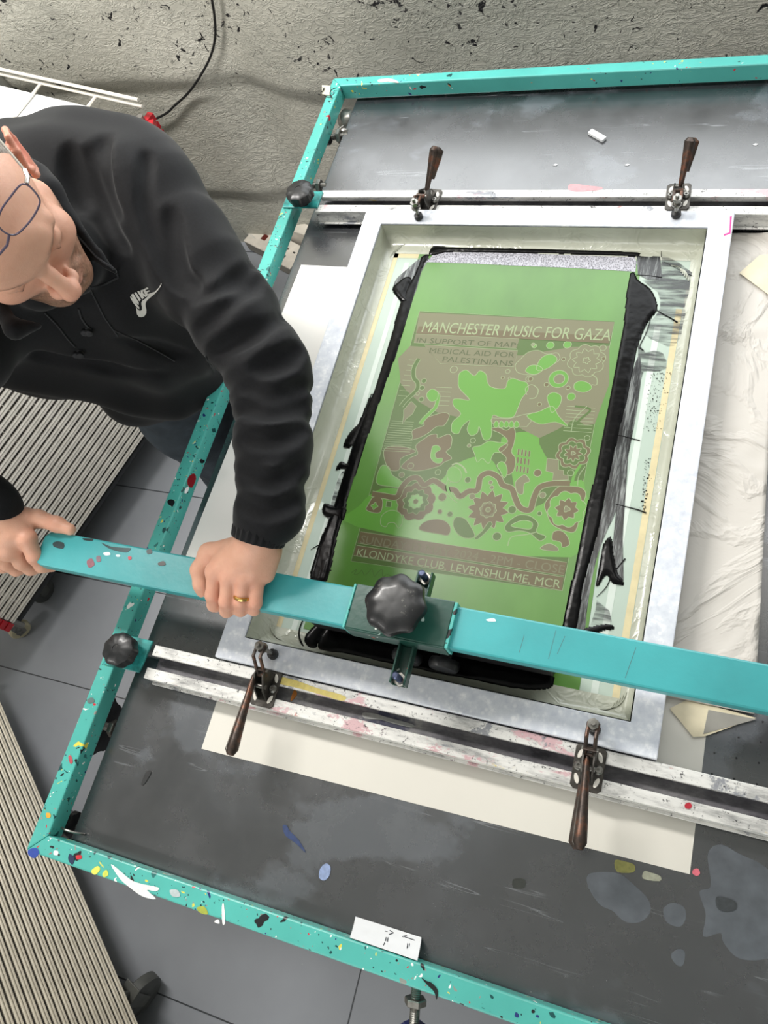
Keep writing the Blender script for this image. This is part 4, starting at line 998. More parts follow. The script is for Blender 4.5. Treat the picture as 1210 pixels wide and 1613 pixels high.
# top shelf raised with a card
pts=[P1(1.19,0,-.055),P1(1.19,.62,-.055)]
m=MB()
for dz in (-.03,-.012): m.tube([P1(1.20,-.01,-.07+dz+.03),P1(1.20,.62,-.07+dz+.03)],.004,8)
m.tube([P1(1.20,.15,-.07),P1(1.0,.16,-.075)],.004,8); m.tube([P1(1.2,.36,-.07),P1(1.0,.36,-.075)],.004,8)
m.build('top_rail',wire_w,R1,smooth=True)
lab=MB(); vs=[P1(s_,d_,-.078+t_) for t_ in (0,.001) for d_ in (.02,.60) for s_ in (.80,1.17)]
lab.add(vs,[(0,2,3,1),(4,5,7,6),(0,1,5,4),(2,6,7,3),(0,4,6,2),(1,3,7,5)]); lc=lab.build('info_card',white_plain); tag(lc,'white card with purple lettering lying on top of the drying rack','card')
mag=flat('magenta_print','a8327e',.5); LM=MB(); zl=-.0765
c1=at(12,213,zl); 
def lay(px): return [(*tuple(at(*p,zl))[:2],zl) for p in px]
for q in ([(-14,194),(12,200),(8,212),(-16,206)],[(11,200),(24,204),(16,218),(4,214)]): LM.add(lay(q),[(0,1,2,3)])
LM.build('purple_block',mag,lc)
WT=MB(); a_=at(5,210,zl); b_=at(17,215,zl); d_=(b_-a_).normalized(); text_mesh(WT,'IN',a_+Vector((0,0,.0005)),d_,Vector((-d_.y,d_.x,0)),.035,.0,.02,(b_-a_).length)
a_=at(-8,203,zl); b_=at(4,207,zl); text_mesh(WT,'IN',a_+Vector((0,0,.0005)),d_,Vector((-d_.y,d_.x,0)),.035,.0,.02,(b_-a_).length)
WT.build('lettering',white_plain,lc)
rc=MB(); rc.add([(*tuple(at(*p,zl+.002))[:2],zl+.002) for p in [(6,208),(18,212),(12,220),(2,222)]],[(0,1,2,3)]); rc.build('red_tab',red_pl,lc)
# red corner fitting by the cable
c=at(232,203,-.12); m=MB(); Rz=Matrix.Rotation(.3,3,'Z'); m.box(-.022,.022,-.014,.014,-.010,.012,Rz,c); o=m.build('corner_fitting',red_pl,R1,bevel=.002)
m=MB(); c=at(237,212,-.13); m.box(-.010,.014,-.020,.006,-.008,.006,Rz,c); c=at(243,219,-.14); m.box(-.008,.008,-.014,.010,-.012,.006,Rz,c); m.build('corner_fitting',red_pl,R1,bevel=.001)
m=MB(); m.tube([at(228,207,-.12),at(240,216,-.12),at(247,222,-.13)],.004,8); m.build('corner_wire',wire_w,R1,smooth=True)
# second rack, front left
A2=Vector((-.989,-.145)); u2=Vector((.7829,-.6221)).normalized(); n2=Vector((-u2.y,u2.x))
wire_c=plain('cream_coated_wire','d9d0bd',.4,var=.05)
ww=wire_w; 
A2=A2-u2*.15
globals()['wire_w']=wire_c
R2,P2=rack('cream wire drying rack at the lower left, below the corner of the teal frame',tuple(A2),tuple(u2),tuple(n2),1.19,.62,-.70,24,.0235,.0085,.0029,.05)
globals()['wire_w']=ww
sh=MB()
for k in range(1,23):
    z=-.70+k*.0235+.001; vs=[P2(s_,d_,z+t_) for t_ in (0,.0006) for d_ in (.02,.55) for s_ in (.05,1.1)]
    sh.add(vs,[(0,2,3,1),(4,5,7,6),(0,1,5,4),(2,6,7,3),(0,4,6,2),(1,3,7,5)])
tag(sh.build('drying_prints',MATS['grey_print_paper']),'sheets of printed paper in the cream drying rack at lower left','paper',kind='stuff')
c2_=at(221,1568,FZ+.05); caster(R2,(c2_.x,c2_.y,FZ+.052),-.35,.051,.030,wheel_g,plain('grey_cast_fork','5f605c'),.09)

# ---------------- sockets on the floor -------------
def socket_box(c,yaw,w,d,h,label,holes=True,fused=False):
    t=thing('socket_box',label,'socket',(c[0],c[1],FZ),0); R=Matrix.Rotation(yaw,3,'Z')
    MB().box(-w/2,w/2,-d/2,d/2,FZ+.002,FZ+h-.006,R,(c[0],c[1],0)).build('back_box',plain('grey_back_box','9a958a',.5),t,bevel=.002)
    MB().box(-w/2-.001,w/2+.001,-d/2-.001,d/2+.001,FZ+h-.0058,FZ+h,R,(c[0],c[1],0)).build('face_plate',white_pl,t,bevel=.0025)
    m=MB()
    if fused: m.box(-.012,.008,-.012,.010,FZ+h,FZ+h+.001,R,(c[0],c[1],0)); m.build('switch',flat('brown_switch','5a1e16'),t)
    else:
        for (x,y,a,b_) in ((-.018,.014,.009,.006),(.014,.012,.009,.006),(-.006,-.016,.005,.012)): m.box(x-a/2,x+a/2,y-b_/2,y+b_/2,FZ+h,FZ+h+.0008,R,(c[0],c[1],0))
        m.build('pin_hole',flat('hole_dark','3c3a36'),t)
    return t
c=at(455,400,FZ+.045); socket_box((c.x,c.y),-.42,.088,.088,.045,'white single plug socket on the floor between the teal frame and the table')
c=at(418,374,FZ+.045); socket_box((c.x,c.y),-.42,.13,.09,.045,'white fused spur box on the floor by the wall, half behind the teal frame',fused=True)
cw=MB().tube(smooth_poly([at(368,362,FZ+.03),at(380,363,FZ+.035),at(392,368,FZ+.04),at(403,378,FZ+.04)],5,False),.006,8).build('power_lead',plain('white_cable','c9c6bd',.4),smooth=True); tag(cw,'thick white power lead running to the fused spur box','cable')
pb=MB(); c=at(470,362,FZ+.08); pb.box(-.05,.05,-.02,.02,FZ+.002,FZ+.09,Matrix.Rotation(-.3,3,'Z'),(c.x+.01,c.y,0)); tag(pb.build('junction_box',white_pl,bevel=.003),'pale junction box at the foot of the wall below the rail','box')

# ---------------- light -------------
w=bpy.data.worlds.new('world'); scene.world=w; w.use_nodes=True; w.node_tree.nodes['Background'].inputs[0].default_value=(.75,.8,.85,1); w.node_tree.nodes['Background'].inputs[1].default_value=.25
def area(name,loc,rot,sx,sy,e,c=(1,1,1)):
    l=bpy.data.lights.new(name,'AREA'); l.shape='RECTANGLE'; l.size=sx; l.size_y=sy; l.energy=e; l.color=c
    o=bpy.data.objects.new(name,l); COL.objects.link(o); o.location=loc; o.rotation_euler=rot; return o
# ceiling tube lights, as long panels
lampm=NT('lamp_diffuser'); lampm.set(color=(1,1,1,1),emit=(1,.98,.95,1),emits=3.0)
for i,(x,y) in enumerate(((.35,1.0),(-1.0,.9),(-1.8,-1.3))):
    t=thing('ceiling_light','white ceiling tube light panel','light',(x,y,1.88),0,'ceiling lights above the printing table')
    MB().box(x-.62,x+.62,y-.12,y+.12,1.86,1.899).build('housing',MATS['white_ceiling'],t)
E_={'back':(.35,1.0,5),'bl':(-1.0,.9,62),'fl':(-1.8,-1.3,22)}
for k,(x,y,e) in E_.items(): area('ceiling_lamp_'+k,(x,y,1.855),(0,0,0),1.2,.22,e,(1,.97,.93))
# high window in the back wall, right of the person
light_frame=MB(); light_frame.box(-.45,1.65,1.400,1.43,.34,.38); light_frame.box(-.45,1.65,1.400,1.43,1.15,1.19); light_frame.box(-.45,-.41,1.400,1.43,.38,1.15); light_frame.box(1.61,1.65,1.400,1.43,.38,1.15)
light_frame.build('window_1',white_pl,kind='structure')
area('window_light',(.6,1.395,.765),(math.radians(-90),0,0),2.0,.77,23,(.93,.97,1))
light_frame=MB(); light_frame.box(-1.05,1.55,-2.9,-2.87,.30,.34); light_frame.box(-1.05,1.55,-2.9,-2.87,1.50,1.54); light_frame.box(-1.05,-1.01,-2.9,-2.87,.34,1.50); light_frame.box(1.51,1.55,-2.9,-2.87,.34,1.50)  # made-up frame on the unseen front wall, round an added fill light
light_frame.build('fill_light_frame',white_pl,kind='structure')
area('front_fill_light',(.25,-2.86,.92),(math.radians(90),0,0),2.5,1.14,52,(1,.99,.97))  # fill light added out of view to brighten the face and the front
scene.view_settings.view_transform='Standard'; scene.view_settings.look='None'; scene.view_settings.exposure=-.12; scene.view_settings.gamma=1
# ---------------- sculpting by distance fields -------------
def smin(a,b,k):
    h=np.clip(.5+.5*(b-a)/k,0,1); return b*(1-h)+a*h-k*h*(1-h)
class Prim:
    pass
def cap(a,b,ra,rb=None,k=.01,op='+',fold=None,flat=None):
    p=Prim(); p.a=np.array(a,float);p.b=np.array(b,float);p.ra=ra;p.rb=ra if rb is None else rb;p.k=k;p.op=op
    ba=p.b-p.a; L2=float(ba@ba)+1e-12; p.c=(p.a+p.b)/2; p.R=math.sqrt(L2)/2+max(p.ra,p.rb)
    def f(P):
        pa=P-p.a; t=np.clip(pa@ba/L2,0,1); q=pa-t[:,None]*ba
        d=np.sqrt((q*q).sum(1))-(p.ra+(p.rb-p.ra)*t)
        if fold: d=d-fold(P,t,q)
        return d
    p.f=f; return p
def ell(c,r,R=None,k=.01,op='+'):
    p=Prim(); p.c=np.array(c,float); r=np.array(r,float); p.k=k;p.op=op;p.R=float(max(r)); M_=np.eye(3) if R is None else np.array(R)
    def f(P):
        q=(P-p.c)@M_; k0=np.sqrt(((q/r)**2).sum(1)); k1=np.sqrt(((q/(r*r))**2).sum(1))+1e-9; return k0*(k0-1)/k1
    p.f=f; return p
def chain(pts,rs,k=.008,op='+',fold=None):
    return [cap(pts[i],pts[i+1],rs[i],rs[i+1],k,op,fold) for i in range(len(pts)-1)]
def sdf_mesh(prims,h,B=14,disp=None,margin=.02):
    C=np.array([p.c for p in prims if p.op=='+']); Rr=np.array([p.R for p in prims if p.op=='+'])
    lo=(C-Rr[:,None]).min(0)-3*h; hi=(C+Rr[:,None]).max(0)+3*h
    N=np.ceil((hi-lo)/(h*B)).astype(int); bh=h*B*.5*1.7321
    g=np.stack(np.meshgrid(*[np.arange(n) for n in N],indexing='ij'),-1).reshape(-1,3)
    cen=lo+(g+.5)*h*B
    # union distance at block centres with all additive prims (lower bound)
    best=np.full(len(cen),.3)
    for p in prims:
        if p.op=='+': best=smin(best,p.f(cen),p.k)
    act=g[np.abs(best)<bh*1.35+margin*.6+h*2]
    S=N*B+2; s1=np.int64(S[0]); s2=np.int64(S[0])*np.int64(S[1])
    loc=np.stack(np.meshgrid(*[np.arange(B+1)]*3,indexing='ij'),-1).reshape(-1,3)
    V=[];K=[];F=[]
    pc=np.array([p.c for p in prims]); pr=np.array([p.R for p in prims])
    for b_ in act:
        base=b_*B; P=lo+(base+loc)*h; c0=lo+(base+B/2)*h
        near=np.linalg.norm(pc-c0,axis=1)<pr+bh+margin+h
        d=np.full(len(P),.05)
        for p,nn in zip(prims,near):
            if not nn: continue
            q=p.f(P)
            if p.op=='+': d=smin(d,q,p.k)
            else: d=-smin(-d,q,p.k)
        if disp is not None: d=disp(P,d)
        D=d.reshape(B+1,B+1,B+1); sg=D<0
        if sg.all() or not sg.any(): continue
        cs=sum(sg[i:B+i,j:B+j,k:B+k].astype(int) for i in (0,1) for j in (0,1) for k in (0,1)); m=(cs>0)&(cs<8); idx=np.argwhere(m)
        acc=np.zeros((len(idx),3)); cnt=np.zeros(len(idx))
        for ax in range(3):
            for u_ in (0,1):
                for v_ in (0,1):
                    o0=np.zeros(3,int); o0[(ax+1)%3]=u_; o0[(ax+2)%3]=v_; o1=o0.copy(); o1[ax]=1
                    i0=idx+o0;i1=idx+o1; d0=D[i0[:,0],i0[:,1],i0[:,2]];d1=D[i1[:,0],i1[:,1],i1[:,2]]; x=(d0<0)!=(d1<0)
                    t=np.where(x,d0/(d0-d1+1e-15),0); pt=i0+t[:,None]*(o1-o0); acc+=np.where(x[:,None],pt,0); cnt+=x
        V.append(lo+(base+acc/cnt[:,None])*h); gi=base+idx+1; K.append(gi[:,0]+gi[:,1]*s1+gi[:,2]*s2)
        for ax in range(3):
            sl0=[slice(0,B)]*3; sl1=[slice(0,B)]*3; sl1[ax]=slice(1,B+1)
            a_=sg[tuple(sl0)];c_=sg[tuple(sl1)]; e=np.argwhere(a_!=c_)
            if not len(e): continue
            flip=a_[e[:,0],e[:,1],e[:,2]]; gg=base+e+1; ua=np.zeros(3,int);va=np.zeros(3,int);ua[(ax+1)%3]=1;va[(ax+2)%3]=1
            q4=[gg-ua-va,gg-va,gg,gg-ua]; q4=np.stack([q[:,0]+q[:,1]*s1+q[:,2]*s2 for q in q4],1)
            q4[~flip]=q4[~flip][:,::-1]; F.append(q4)
    V=np.concatenate(V);K=np.concatenate(K);F=np.concatenate(F)
    o=np.argsort(K);Ks=K[o]; pos=np.searchsorted(Ks,F); pos=np.clip(pos,0,len(Ks)-1); ok=(Ks[pos]==F).all(1); return V,o[pos[ok]]
def np_mesh(name,V,F,mat,parent=None,col=None):
    me=bpy.data.meshes.new(name); me.vertices.add(len(V)); me.vertices.foreach_set('co',V.astype(np.float32).ravel())
    me.loops.add(F.size); me.loops.foreach_set('vertex_index',F.astype(np.int32).ravel()); me.polygons.add(len(F))
    me.polygons.foreach_set('loop_start',np.arange(0,F.size,4,dtype=np.int32)); me.update(calc_edges=True); me.validate()
    me.materials.append(mat); me.shade_smooth()
    if col is not None:
        at_=me.color_attributes.new('tone','FLOAT_COLOR','POINT'); c=np.concatenate([col,np.ones((len(col),1))],1); at_.data.foreach_set('color',c.astype(np.float32).ravel())
    o=bpy.data.objects.new(name,me); COL.objects.link(o)
    if parent is not None: o.parent=parent; o.matrix_parent_inverse=PW(parent).inverted()
    return o
def W(px,py,z): return np.array(at(px,py,z))

# ---------------- person -------------
person=thing('person','person in a black jacket leaning over the table, both hands on the teal bar','person',(-.42,.47,FZ))
HR=np.array([[-0.5433,0.7694,0.3359],[-0.8227,-0.4083,-0.3955],[-0.1672,-0.4913,0.8548]]); HT=np.array([-0.1865,0.3495,0.5176])
_u,_s,_v=np.linalg.svd(HR); HR=_u@_v
def Hd(x,y,z): return HR@np.array([x,y,z])+HT
head=[]
def hell(c,r,k=.012,op='+',rot=None):
    R_=HR if rot is None else HR@rot
    head.append(ell(Hd(*c),r,R_,k,op))
def hcap(a,b_,ra,rb=None,k=.008,op='+'): head.append(cap(Hd(*a),Hd(*b_),ra,rb,k,op))
hell((0,-.015,.040),(.0745,.098,.082)); hell((0,.012,.035),(.066,.073,.072),.02)
hell((0,.022,-.040),(.060,.062,.066),.025)
hcap((-.052,.002,-.055),(-.022,.070,-.096),.020,.016,.02); hcap((.052,.002,-.055),(.022,.070,-.096),.020,.016,.02)
hcap((-.012,.078,-.104),(.012,.078,-.104),.0155,None,.016)
hell((0,.068,-.070),(.030,.026,.026),.018)
for s in (-1,1):
    hell((s*.040,.056,-.028),(.024,.024,.024),.02)       # cheekbones
    hcap((s*.012,.083,.020),(s*.046,.068,.022),.0105,.009,.014)  # brow ridge
hell((0,.078,.040),(.035,.012,.028),.02)
for s in (-1,1):
    hell((s*.031,.088,-.002),(.0165,.0125,.0115),.010,'-')
for s in (-1,1):
    hell((s*.0315,.0695,-.001),(.0150,.0125,.0125),.003)
    hcap((s*.019,.079,-.0035),(s*.032,.0835,-.0075),.0016,None,.002); hcap((s*.032,.0835,-.0075),(s*.044,.074,-.005),.0016,None,.002)
    hcap((s*.020,.0815,-.0062),(s*.032,.085,-.0100),.0009,None,.0015,'-'); hcap((s*.032,.085,-.0100),(s*.043,.0765,-.0075),.0009,None,.0015,'-')
    hcap((s*.020,.079,.0060),(s*.040,.076,.0065),.0010,None,.003,'-')
hcap((0,.084,.012),(0,.094,-.012),.0070,.0080,.012); hcap((0,.094,-.012),(0,.1085,-.038),.0080,.0115,.008); hell((0,.1085,-.042),(.0125,.012,.0105),.006)
for s in (-1,1):
    hell((s*.0140,.0955,-.0455),(.0072,.0105,.0080),.006)
    hell((s*.0062,.1015,-.0530),(.0034,.0055,.0032),.0025,'-')
    hcap((s*.0215,.0900,-.0400),(s*.0205,.089,-.0500),.0014,None,.004,'-')
    hcap((s*.024,.087,-.050),(s*.036,.074,-.072),.0016,None,.010,'-')
hcap((0,.0965,-.0575),(0,.0945,-.066),.0016,None,.006,'-')
for s in (-1,1):
    hcap((0,.0930,-.0705),(s*.012,.0905,-.0710),.0050,.0042,.005); hcap((s*.012,.0905,-.0710),(s*.0235,.0810,-.0750),.0042,.0024,.005)
    hcap((0,.0915,-.0810),(s*.012,.0885,-.0800),.0058,.0048,.005); hcap((s*.012,.0885,-.0800),(s*.0225,.0805,-.0765),.0048,.0026,.005)
    hcap((0,.0985,-.0757),(s*.012,.0955,-.0757),.0009,None,.0015,'-'); hcap((s*.012,.0955,-.0757),(s*.0255,.0835,-.0768),.0010,None,.002,'-')
hcap((-.012,.089,-.0905),(.012,.089,-.0905),.0035,None,.010,'-')
# ears
for s in (-1,1):
    rz=np.array(Matrix.Rotation(s*.45,3,'Z')); 
    hell((s*.0775,-.012,-.004),(.0055,.0165,.029),.006,'+',rz)
    hr=[(s*.074,.004,.004),(s*.0805,-.002,.022),(s*.0855,-.015,.029),(s*.089,-.028,.020),(s*.087,-.028,.000),(s*.081,-.018,-.020),(s*.077,-.008,-.032),(s*.074,-.001,-.030)]
    for i in range(len(hr)-1): hcap(hr[i],hr[i+1],.0036,.0036 if i<4 else .0048,.003)
    hell((s*.0865,-.011,.000),(.0050,.0085,.0125),.004,'-',rz); hcap((s*.0835,-.020,.014),(s*.0815,-.005,.016),.0028,None,.003,'-')
    hcap((s*.0745,.006,-.004),(s*.0765,.003,-.010),.0042,None,.003)
NB=np.array([-.285,.425,.385])
body=list(head)
body+=chain([Hd(0,-.035,-.03),Hd(0,-.048,-.105),NB],[.054,.047,.05],.03)
# hidden under the clothes: torso, arms, legs
SL=W(215,300,.345); SR=W(-105,560,.345); PEL=W(235,575,.03); CH=W(130,420,.28)
body+=chain([NB,CH,PEL],[.055,.065,.06],.03)+chain([NB,(NB+SL)/2-[0,0,.045],SL],[.035,.032,.04],.02)+chain([NB,(NB+SR)/2-[0,0,.045],SR],[.035,.032,.04],.02)
EL=W(425,585,.245); WL=W(407,846,.198)
ER=W(-190,735,.22); WR=W(-8,815,.185)
body+=chain([SL,EL-[0.01,0,.012]],[.04,.027],.02)+chain([EL-[0.01,0,.012],WL],[.027,.0245],.02)+chain([SR,ER],[.04,.03],.02)+chain([ER,WR],[.03,.0245],.02)
HIPR=W(254,599,-.04); HIPL=HIPR+np.array([.075,.13,.0])
KR=HIPR+np.array([-.03,.0,-.40]); KL=HIPL+np.array([-.02,.02,-.40]); FR=np.array([HIPR[0]-.06,HIPR[1]+.02,FZ+.09]); FL_=np.array([HIPL[0]-.05,HIPL[1]+.03,FZ+.09])
body+=chain([PEL,HIPR,KR,FR],[.06,.065,.045,.035],.02)+chain([PEL,HIPL,KL,FL_],[.06,.065,.045,.035],.02)
# ---- left hand, closed over the bar
def finger(pts,rs,k=.004): return chain([W(*p) for p in pts],rs,k)
LH=[]
kn={'i':(339,903,.172),'m':(361,910,.175),'r':(384,914,.172),'p':(405,916,.164)}
wr=(405,856,.194)
LH+= [cap(W(385,868,.186),W(352,896,.176),.0195,.0135,.010),cap(W(395,868,.188),W(374,902,.177),.0200,.0140,.010),cap(W(412,868,.184),W(398,906,.172),.0190,.0135,.010),cap(W(372,868,.180),W(338,898,.172),.0165,.0115,.010)]
LH+= [cap(W(407,846,.196),W(398,868,.188),.0260,.0225,.012),cap(W(425,870,.176),W(418,904,.163),.0150,.0125,.010)]
LH+= finger([kn['i'],(335,938,.158),(337,953,.140),(341,956,.122)],[.0108,.0094,.0086,.0075])
LH+= finger([kn['m'],(357,948,.162),(357,962,.142),(360,963,.122)],[.0110,.0097,.0088,.0077])
LH+= finger([kn['r'],(380,949,.158),(379,961,.139),(381,960,.121)],[.0108,.0092,.0084,.0075])
LH+= finger([kn['p'],(402,950,.153),(400,960,.137),(399,959,.122)],[.0100,.0086,.0079,.0070])
LH+= [ell(W(*kn['i'])+[0,0,.003],(.0095,.0095,.0075),None,.008),ell(W(*kn['m'])+[0,0,.003],(.0095,.0095,.0075),None,.008),ell(W(*kn['r'])+[0,0,.003],(.009,.009,.007),None,.008)]
LH+= chain([W(382,862,.176),W(330,872,.165),W(314,898,.160),W(317,921,.152),W(319,932,.144)],[.0165,.0135,.0110,.0098,.0080],.007)
body+=LH
# ---- right hand, closed round the end of the bar
RH=[]
RH+= [cap(WR,W(18,842,.168),.0270,.0200,.012),cap(WR,W(36,822,.162),.0240,.0150,.012),cap(W(5,838,.17),W(12,866,.158),.0230,.0180,.012),cap(W(-5,850,.165),W(-8,872,.145),.022,.017,.012),cap(W(20,835,.165),W(44,848,.160),.0185,.0135,.012)]
RH+= chain([W(30,812,.158),W(60,817,.157),W(90,826,.154),W(110,834,.150)],[.0150,.0125,.0108,.0085],.007)
RH+= chain([W(42,850,.163),W(55,877,.142),W(66,891,.124),W(82,892,.112)],[.0125,.0112,.0102,.0085],.005)
RH+= chain([W(22,866,.155),W(33,886,.132),W(48,896,.112),W(64,894,.102)],[.0122,.0108,.0098,.0085],.004)
RH+= chain([W(2,870,.147),W(10,888,.124),W(25,898,.106),W(42,894,.098)],[.0118,.0104,.0092,.0080],.004)
RH+= chain([W(-18,872,.140),W(-10,886,.120),W(4,894,.104),W(18,890,.098)],[.0108,.0092,.0084,.0072],.004)
body+=RH
V,F=sdf_mesh(body,.0021)
# skin tone map: lips, stubble, ears, knuckles (what the skin itself looks like)
L_=(V-HT)@HR
base=np.array(srgb('dcaa91')[:3]); col=np.tile(base,(len(V),1))
def mixin(m,c): 
    global col; col=col*(1-m[:,None])+np.array(srgb(c)[:3])*m[:,None]
def gs(c,r): return np.exp(-(((L_-np.array(c))/np.array(r))**2).sum(1))
def ss(x,a,b_): t=np.clip((x-a)/(b_-a),0,1); return t*t*(3-2*t)
hm=(np.linalg.norm(L_,axis=1)<.17).astype(float)
rngn=np.array([noise.noise(Vector(tuple(v*900))) for v in L_])*.5+.5 if True else 0
low=hm*ss(-L_[:,2],.045,.062)*ss(L_[:,1],.005,.03)*(1-gs((0,.095,-.0757),(.021,.02,.0075)))
cheekfade=1-ss(-(-L_[:,2]),-.06,-.045)*ss(np.abs(L_[:,0]),.03,.05)*.6
mixin(np.clip(low*.95*cheekfade*(.35+1.0*rngn),0,.85),'634c38')
mixin(hm*np.clip(gs((0,.094,-.0757),(.019,.02,.0065)),0,1)*.6,'b06a62')
mixin(hm*np.clip(gs((0,.112,-.044),(.018,.018,.016)),0,1)*.45,'d08a76')
mixin(hm*np.clip(gs((-.084,-.015,0),(.014,.03,.036))+gs((.084,-.015,0),(.014,.03,.036)),0,1)*.75,'d9705f')
mixin(hm*np.clip(gs((-.032,.085,-.008),(.014,.008,.0026))+gs((.032,.085,-.008),(.014,.008,.0026)),0,1)*.9,'3a2820')
eb=(gs((-.032,.078,.020),(.018,.02,.0045))+gs((.032,.078,.020),(.018,.02,.0045)))*rngn; mixin(hm*np.clip(eb*2.0,0,.75),'5e4634')
mixin(hm*np.clip(gs((-.045,.06,-.025),(.02,.03,.02))+gs((.045,.06,-.025),(.02,.03,.02)),0,1)*.3,'cf8c78')
for kpt in list(kn.values())+[(335,938,.158),(357,948,.162),(380,949,.158),(402,950,.153),(42,850,.163),(55,877,.142),(88,826,.155)]:
    dd=np.linalg.norm(V-W(*kpt),axis=1); mixin(np.exp(-(dd/.013)**2)*.5,'cb8672')
sk=NT('skin'); an=sk.node('ShaderNodeAttribute',attribute_name='tone'); 
sk.set(color=sk.mix(sk.ramp(sk.noise(90,4),[(.35,0.0),(.75,.18)]),an.outputs['Color'],srgb('c07a66')),rough=.48,spec=.4,sss=.12); sk.b.inputs['Subsurface Radius'].default_value=(.012,.005,.003); sk.b.inputs['Subsurface Scale'].default_value=.6
hb_=sk.math('ADD',sk.noise(420,3,.6),sk.math('MULTIPLY',sk.noise(60,3,.5,dist=.6),.9)); sk.bump(hb_,.25,.0012)
bo=np_mesh('body',V,F,sk.m,person,col)

# ---------------- clothing -------------
def fold_sleeve(freq,amp,ph=0):
    def f(P,t,q):
        ang=np.arctan2(q[:,2],q[:,0]); w=np.sin(t*freq+ph+1.3*np.sin(ang+ph)+.7*np.sin(2*ang+t*5+ph*2)); w2=np.sin(t*freq*1.9+ph*3+2.1*np.sin(ang*1+1.7))
        return amp*(np.sign(w)*np.abs(w)**.7*.7+.4*w2)
    return f
jk=[]
MU=(SL+EL)/2+np.array([.0,.006,.0])
jk+=[cap(SL,MU,.078,.066,.03,fold=fold_sleeve(7,.0035,1)),cap(MU,EL,.066,.052,.02,fold=fold_sleeve(12,.0025,2)),cap(EL,W(432,700,.225),.053,.047,.018,fold=fold_sleeve(15,.0032,0)),cap(W(432,700,.225),W(424,805,.208),.047,.043,.012,fold=fold_sleeve(11,.003,3)),cap(W(424,805,.208),W(412,828,.203),.042,.034,.008)]
jk+=[cap(SR,ER,.075,.055,.03,fold=fold_sleeve(15,.004,1)),cap(ER,W(-40,790,.20),.055,.043,.02,fold=fold_sleeve(17,.0045,2)),cap(W(-40,790,.20),W(-12,800,.192),.042,.036,.01)]
BK=W(120,300,.335)
jk+=[ell(BK,(.125,.12,.105),None,.04),ell(W(50,330,.33),(.12,.12,.11),None,.04),cap(W(60,350,.34),SL,.095,.075,.04),cap(W(20,420,.34),SR,.095,.075,.04)]
jk+=[ell(W(120,430,.25),(.145,.14,.14),None,.05),ell(W(30,470,.25),(.13,.13,.14),None,.05),ell(W(205,430,.26),(.105,.10,.11),None,.05)]
jk+=[ell(W(150,500,.16),(.135,.13,.12),None,.05),ell(W(240,510,.14),(.12,.12,.12),None,.05),ell(W(250,560,.06),(.115,.115,.09),None,.05),ell(W(60,500,.2),(.12,.11,.11),None,.05)]
jk+=[cap(W(215,617,.012),W(310,590,.02),.062,.056,.03)]
def jdisp(P,d):
    # long soft drag folds running from the shoulder to the chest and hem
    x,y,z=P[:,0],P[:,1],P[:,2]
    a=.0045*np.sin(38*x-22*y+16*z+1.8*np.sin(14*z+6*x))+.003*np.sin(61*y+31*x-12*z+2*np.sin(17*x-9*y))
    far=ss(np.linalg.norm(P-WL,axis=1),.12,.3)
    return d-a*far*.9
jk+=chain([Hd(-.066,-.01,-.085),W(100,350,.43),W(150,402,.40),W(182,428,.375)],[.012,.012,.010,.007],.012)
jk+=chain([Hd(.066,-.01,-.085),W(20,520,.42),W(90,500,.39)],[.012,.012,.008],.012)
cr=[Hd(.066*math.sin(q),-.040+.066*math.cos(q),-.098+.010*math.cos(q)) for q in [math.radians(a) for a in range(35,330,20)]]
jk+=chain(cr,[.014]*len(cr),.012)
jk+=[ell(Hd(0,.010,-.165),(.075,.070,.035),None,.02)]
# open neck so the chin and throat stay clear
neckhole=[ell(Hd(0,.050,-.060),(.068,.075,.072),HR,.008,'-'),cap(Hd(0,-.02,-.02),Hd(0,-.045,-.10),.058,.050,.006,'-')]
V0,F0=sdf_mesh(jk+neckhole,.012,disp=jdisp,margin=.06)
from mathutils.bvhtree import BVHTree
bv0=BVHTree.FromPolygons([tuple(v) for v in V0],[tuple(int(i) for i in f) for f in F0])
creases=[([(139,235),(139,279),(154,319),(178,368),(198,393)],.0075),([(159,220),(161,254),(171,309),(188,341)],.006),([(107,232),(114,274),(129,319)],.0065),([(231,247),(226,309),(238,363),(263,416),(283,443),(310,455)],.008),([(268,334),(265,398),(275,430)],.006),
([(404,582),(449,565),(472,549)],.006),([(384,610),(435,624),(480,610)],.006),([(380,641),(426,650),(482,641)],.005),([(385,689),(435,692),(480,675)],.006),([(380,740),(430,758),(474,735)],.005),([(375,790),(420,806),(468,790)],.005),([(310,523),(350,487),(393,453),(415,430)],.008),([(300,473),(356,450),(398,419)],.0065),([(330,560),(380,530),(430,505),(462,495)],.0065),([(190,535),(240,548),(300,560)],.005),([(60,560),(120,572),(190,585),(260,590)],.005)]
cr_=[]
for px_,r_ in creases:
    q_=[]
    P_=smooth_poly([Vector(p) for p in px_],5,False)
    for p in P_:
        d=Vector(AX@np.array([(p[0]-CX)/FPX,(p[1]-CY)/FPX,1.0])).normalized(); h=bv0.ray_cast(Vector(CAM),d)
        if h[0] is not None: q_.append(np.array(h[0]-d*.001))
    q_=[q_[0]]+[b for a,b in zip(q_,q_[1:]) if np.linalg.norm(a-b)<.06]
    n_=len(q_); cr_+=chain(q_,[r_*(.35+.65*math.sin(math.pi*(i+.5)/n_)) for i in range(n_)],.016,'-')
V,F=sdf_mesh(jk+neckhole+cr_,.0040,disp=jdisp,margin=.06)
jm=NT('black_jersey'); jm.set(color=jm.ramp(jm.noise(350,3),[(.3,srgb('090a0c')),(.7,srgb('111216'))]),rough=.75,spec=.2,sheen=.10)
jm.b.inputs['Sheen Roughness'].default_value=.5; jm.bump(jm.noise(900,2),.2,.0004)
jacket=np_mesh('jacket',V,F,jm.m,person)
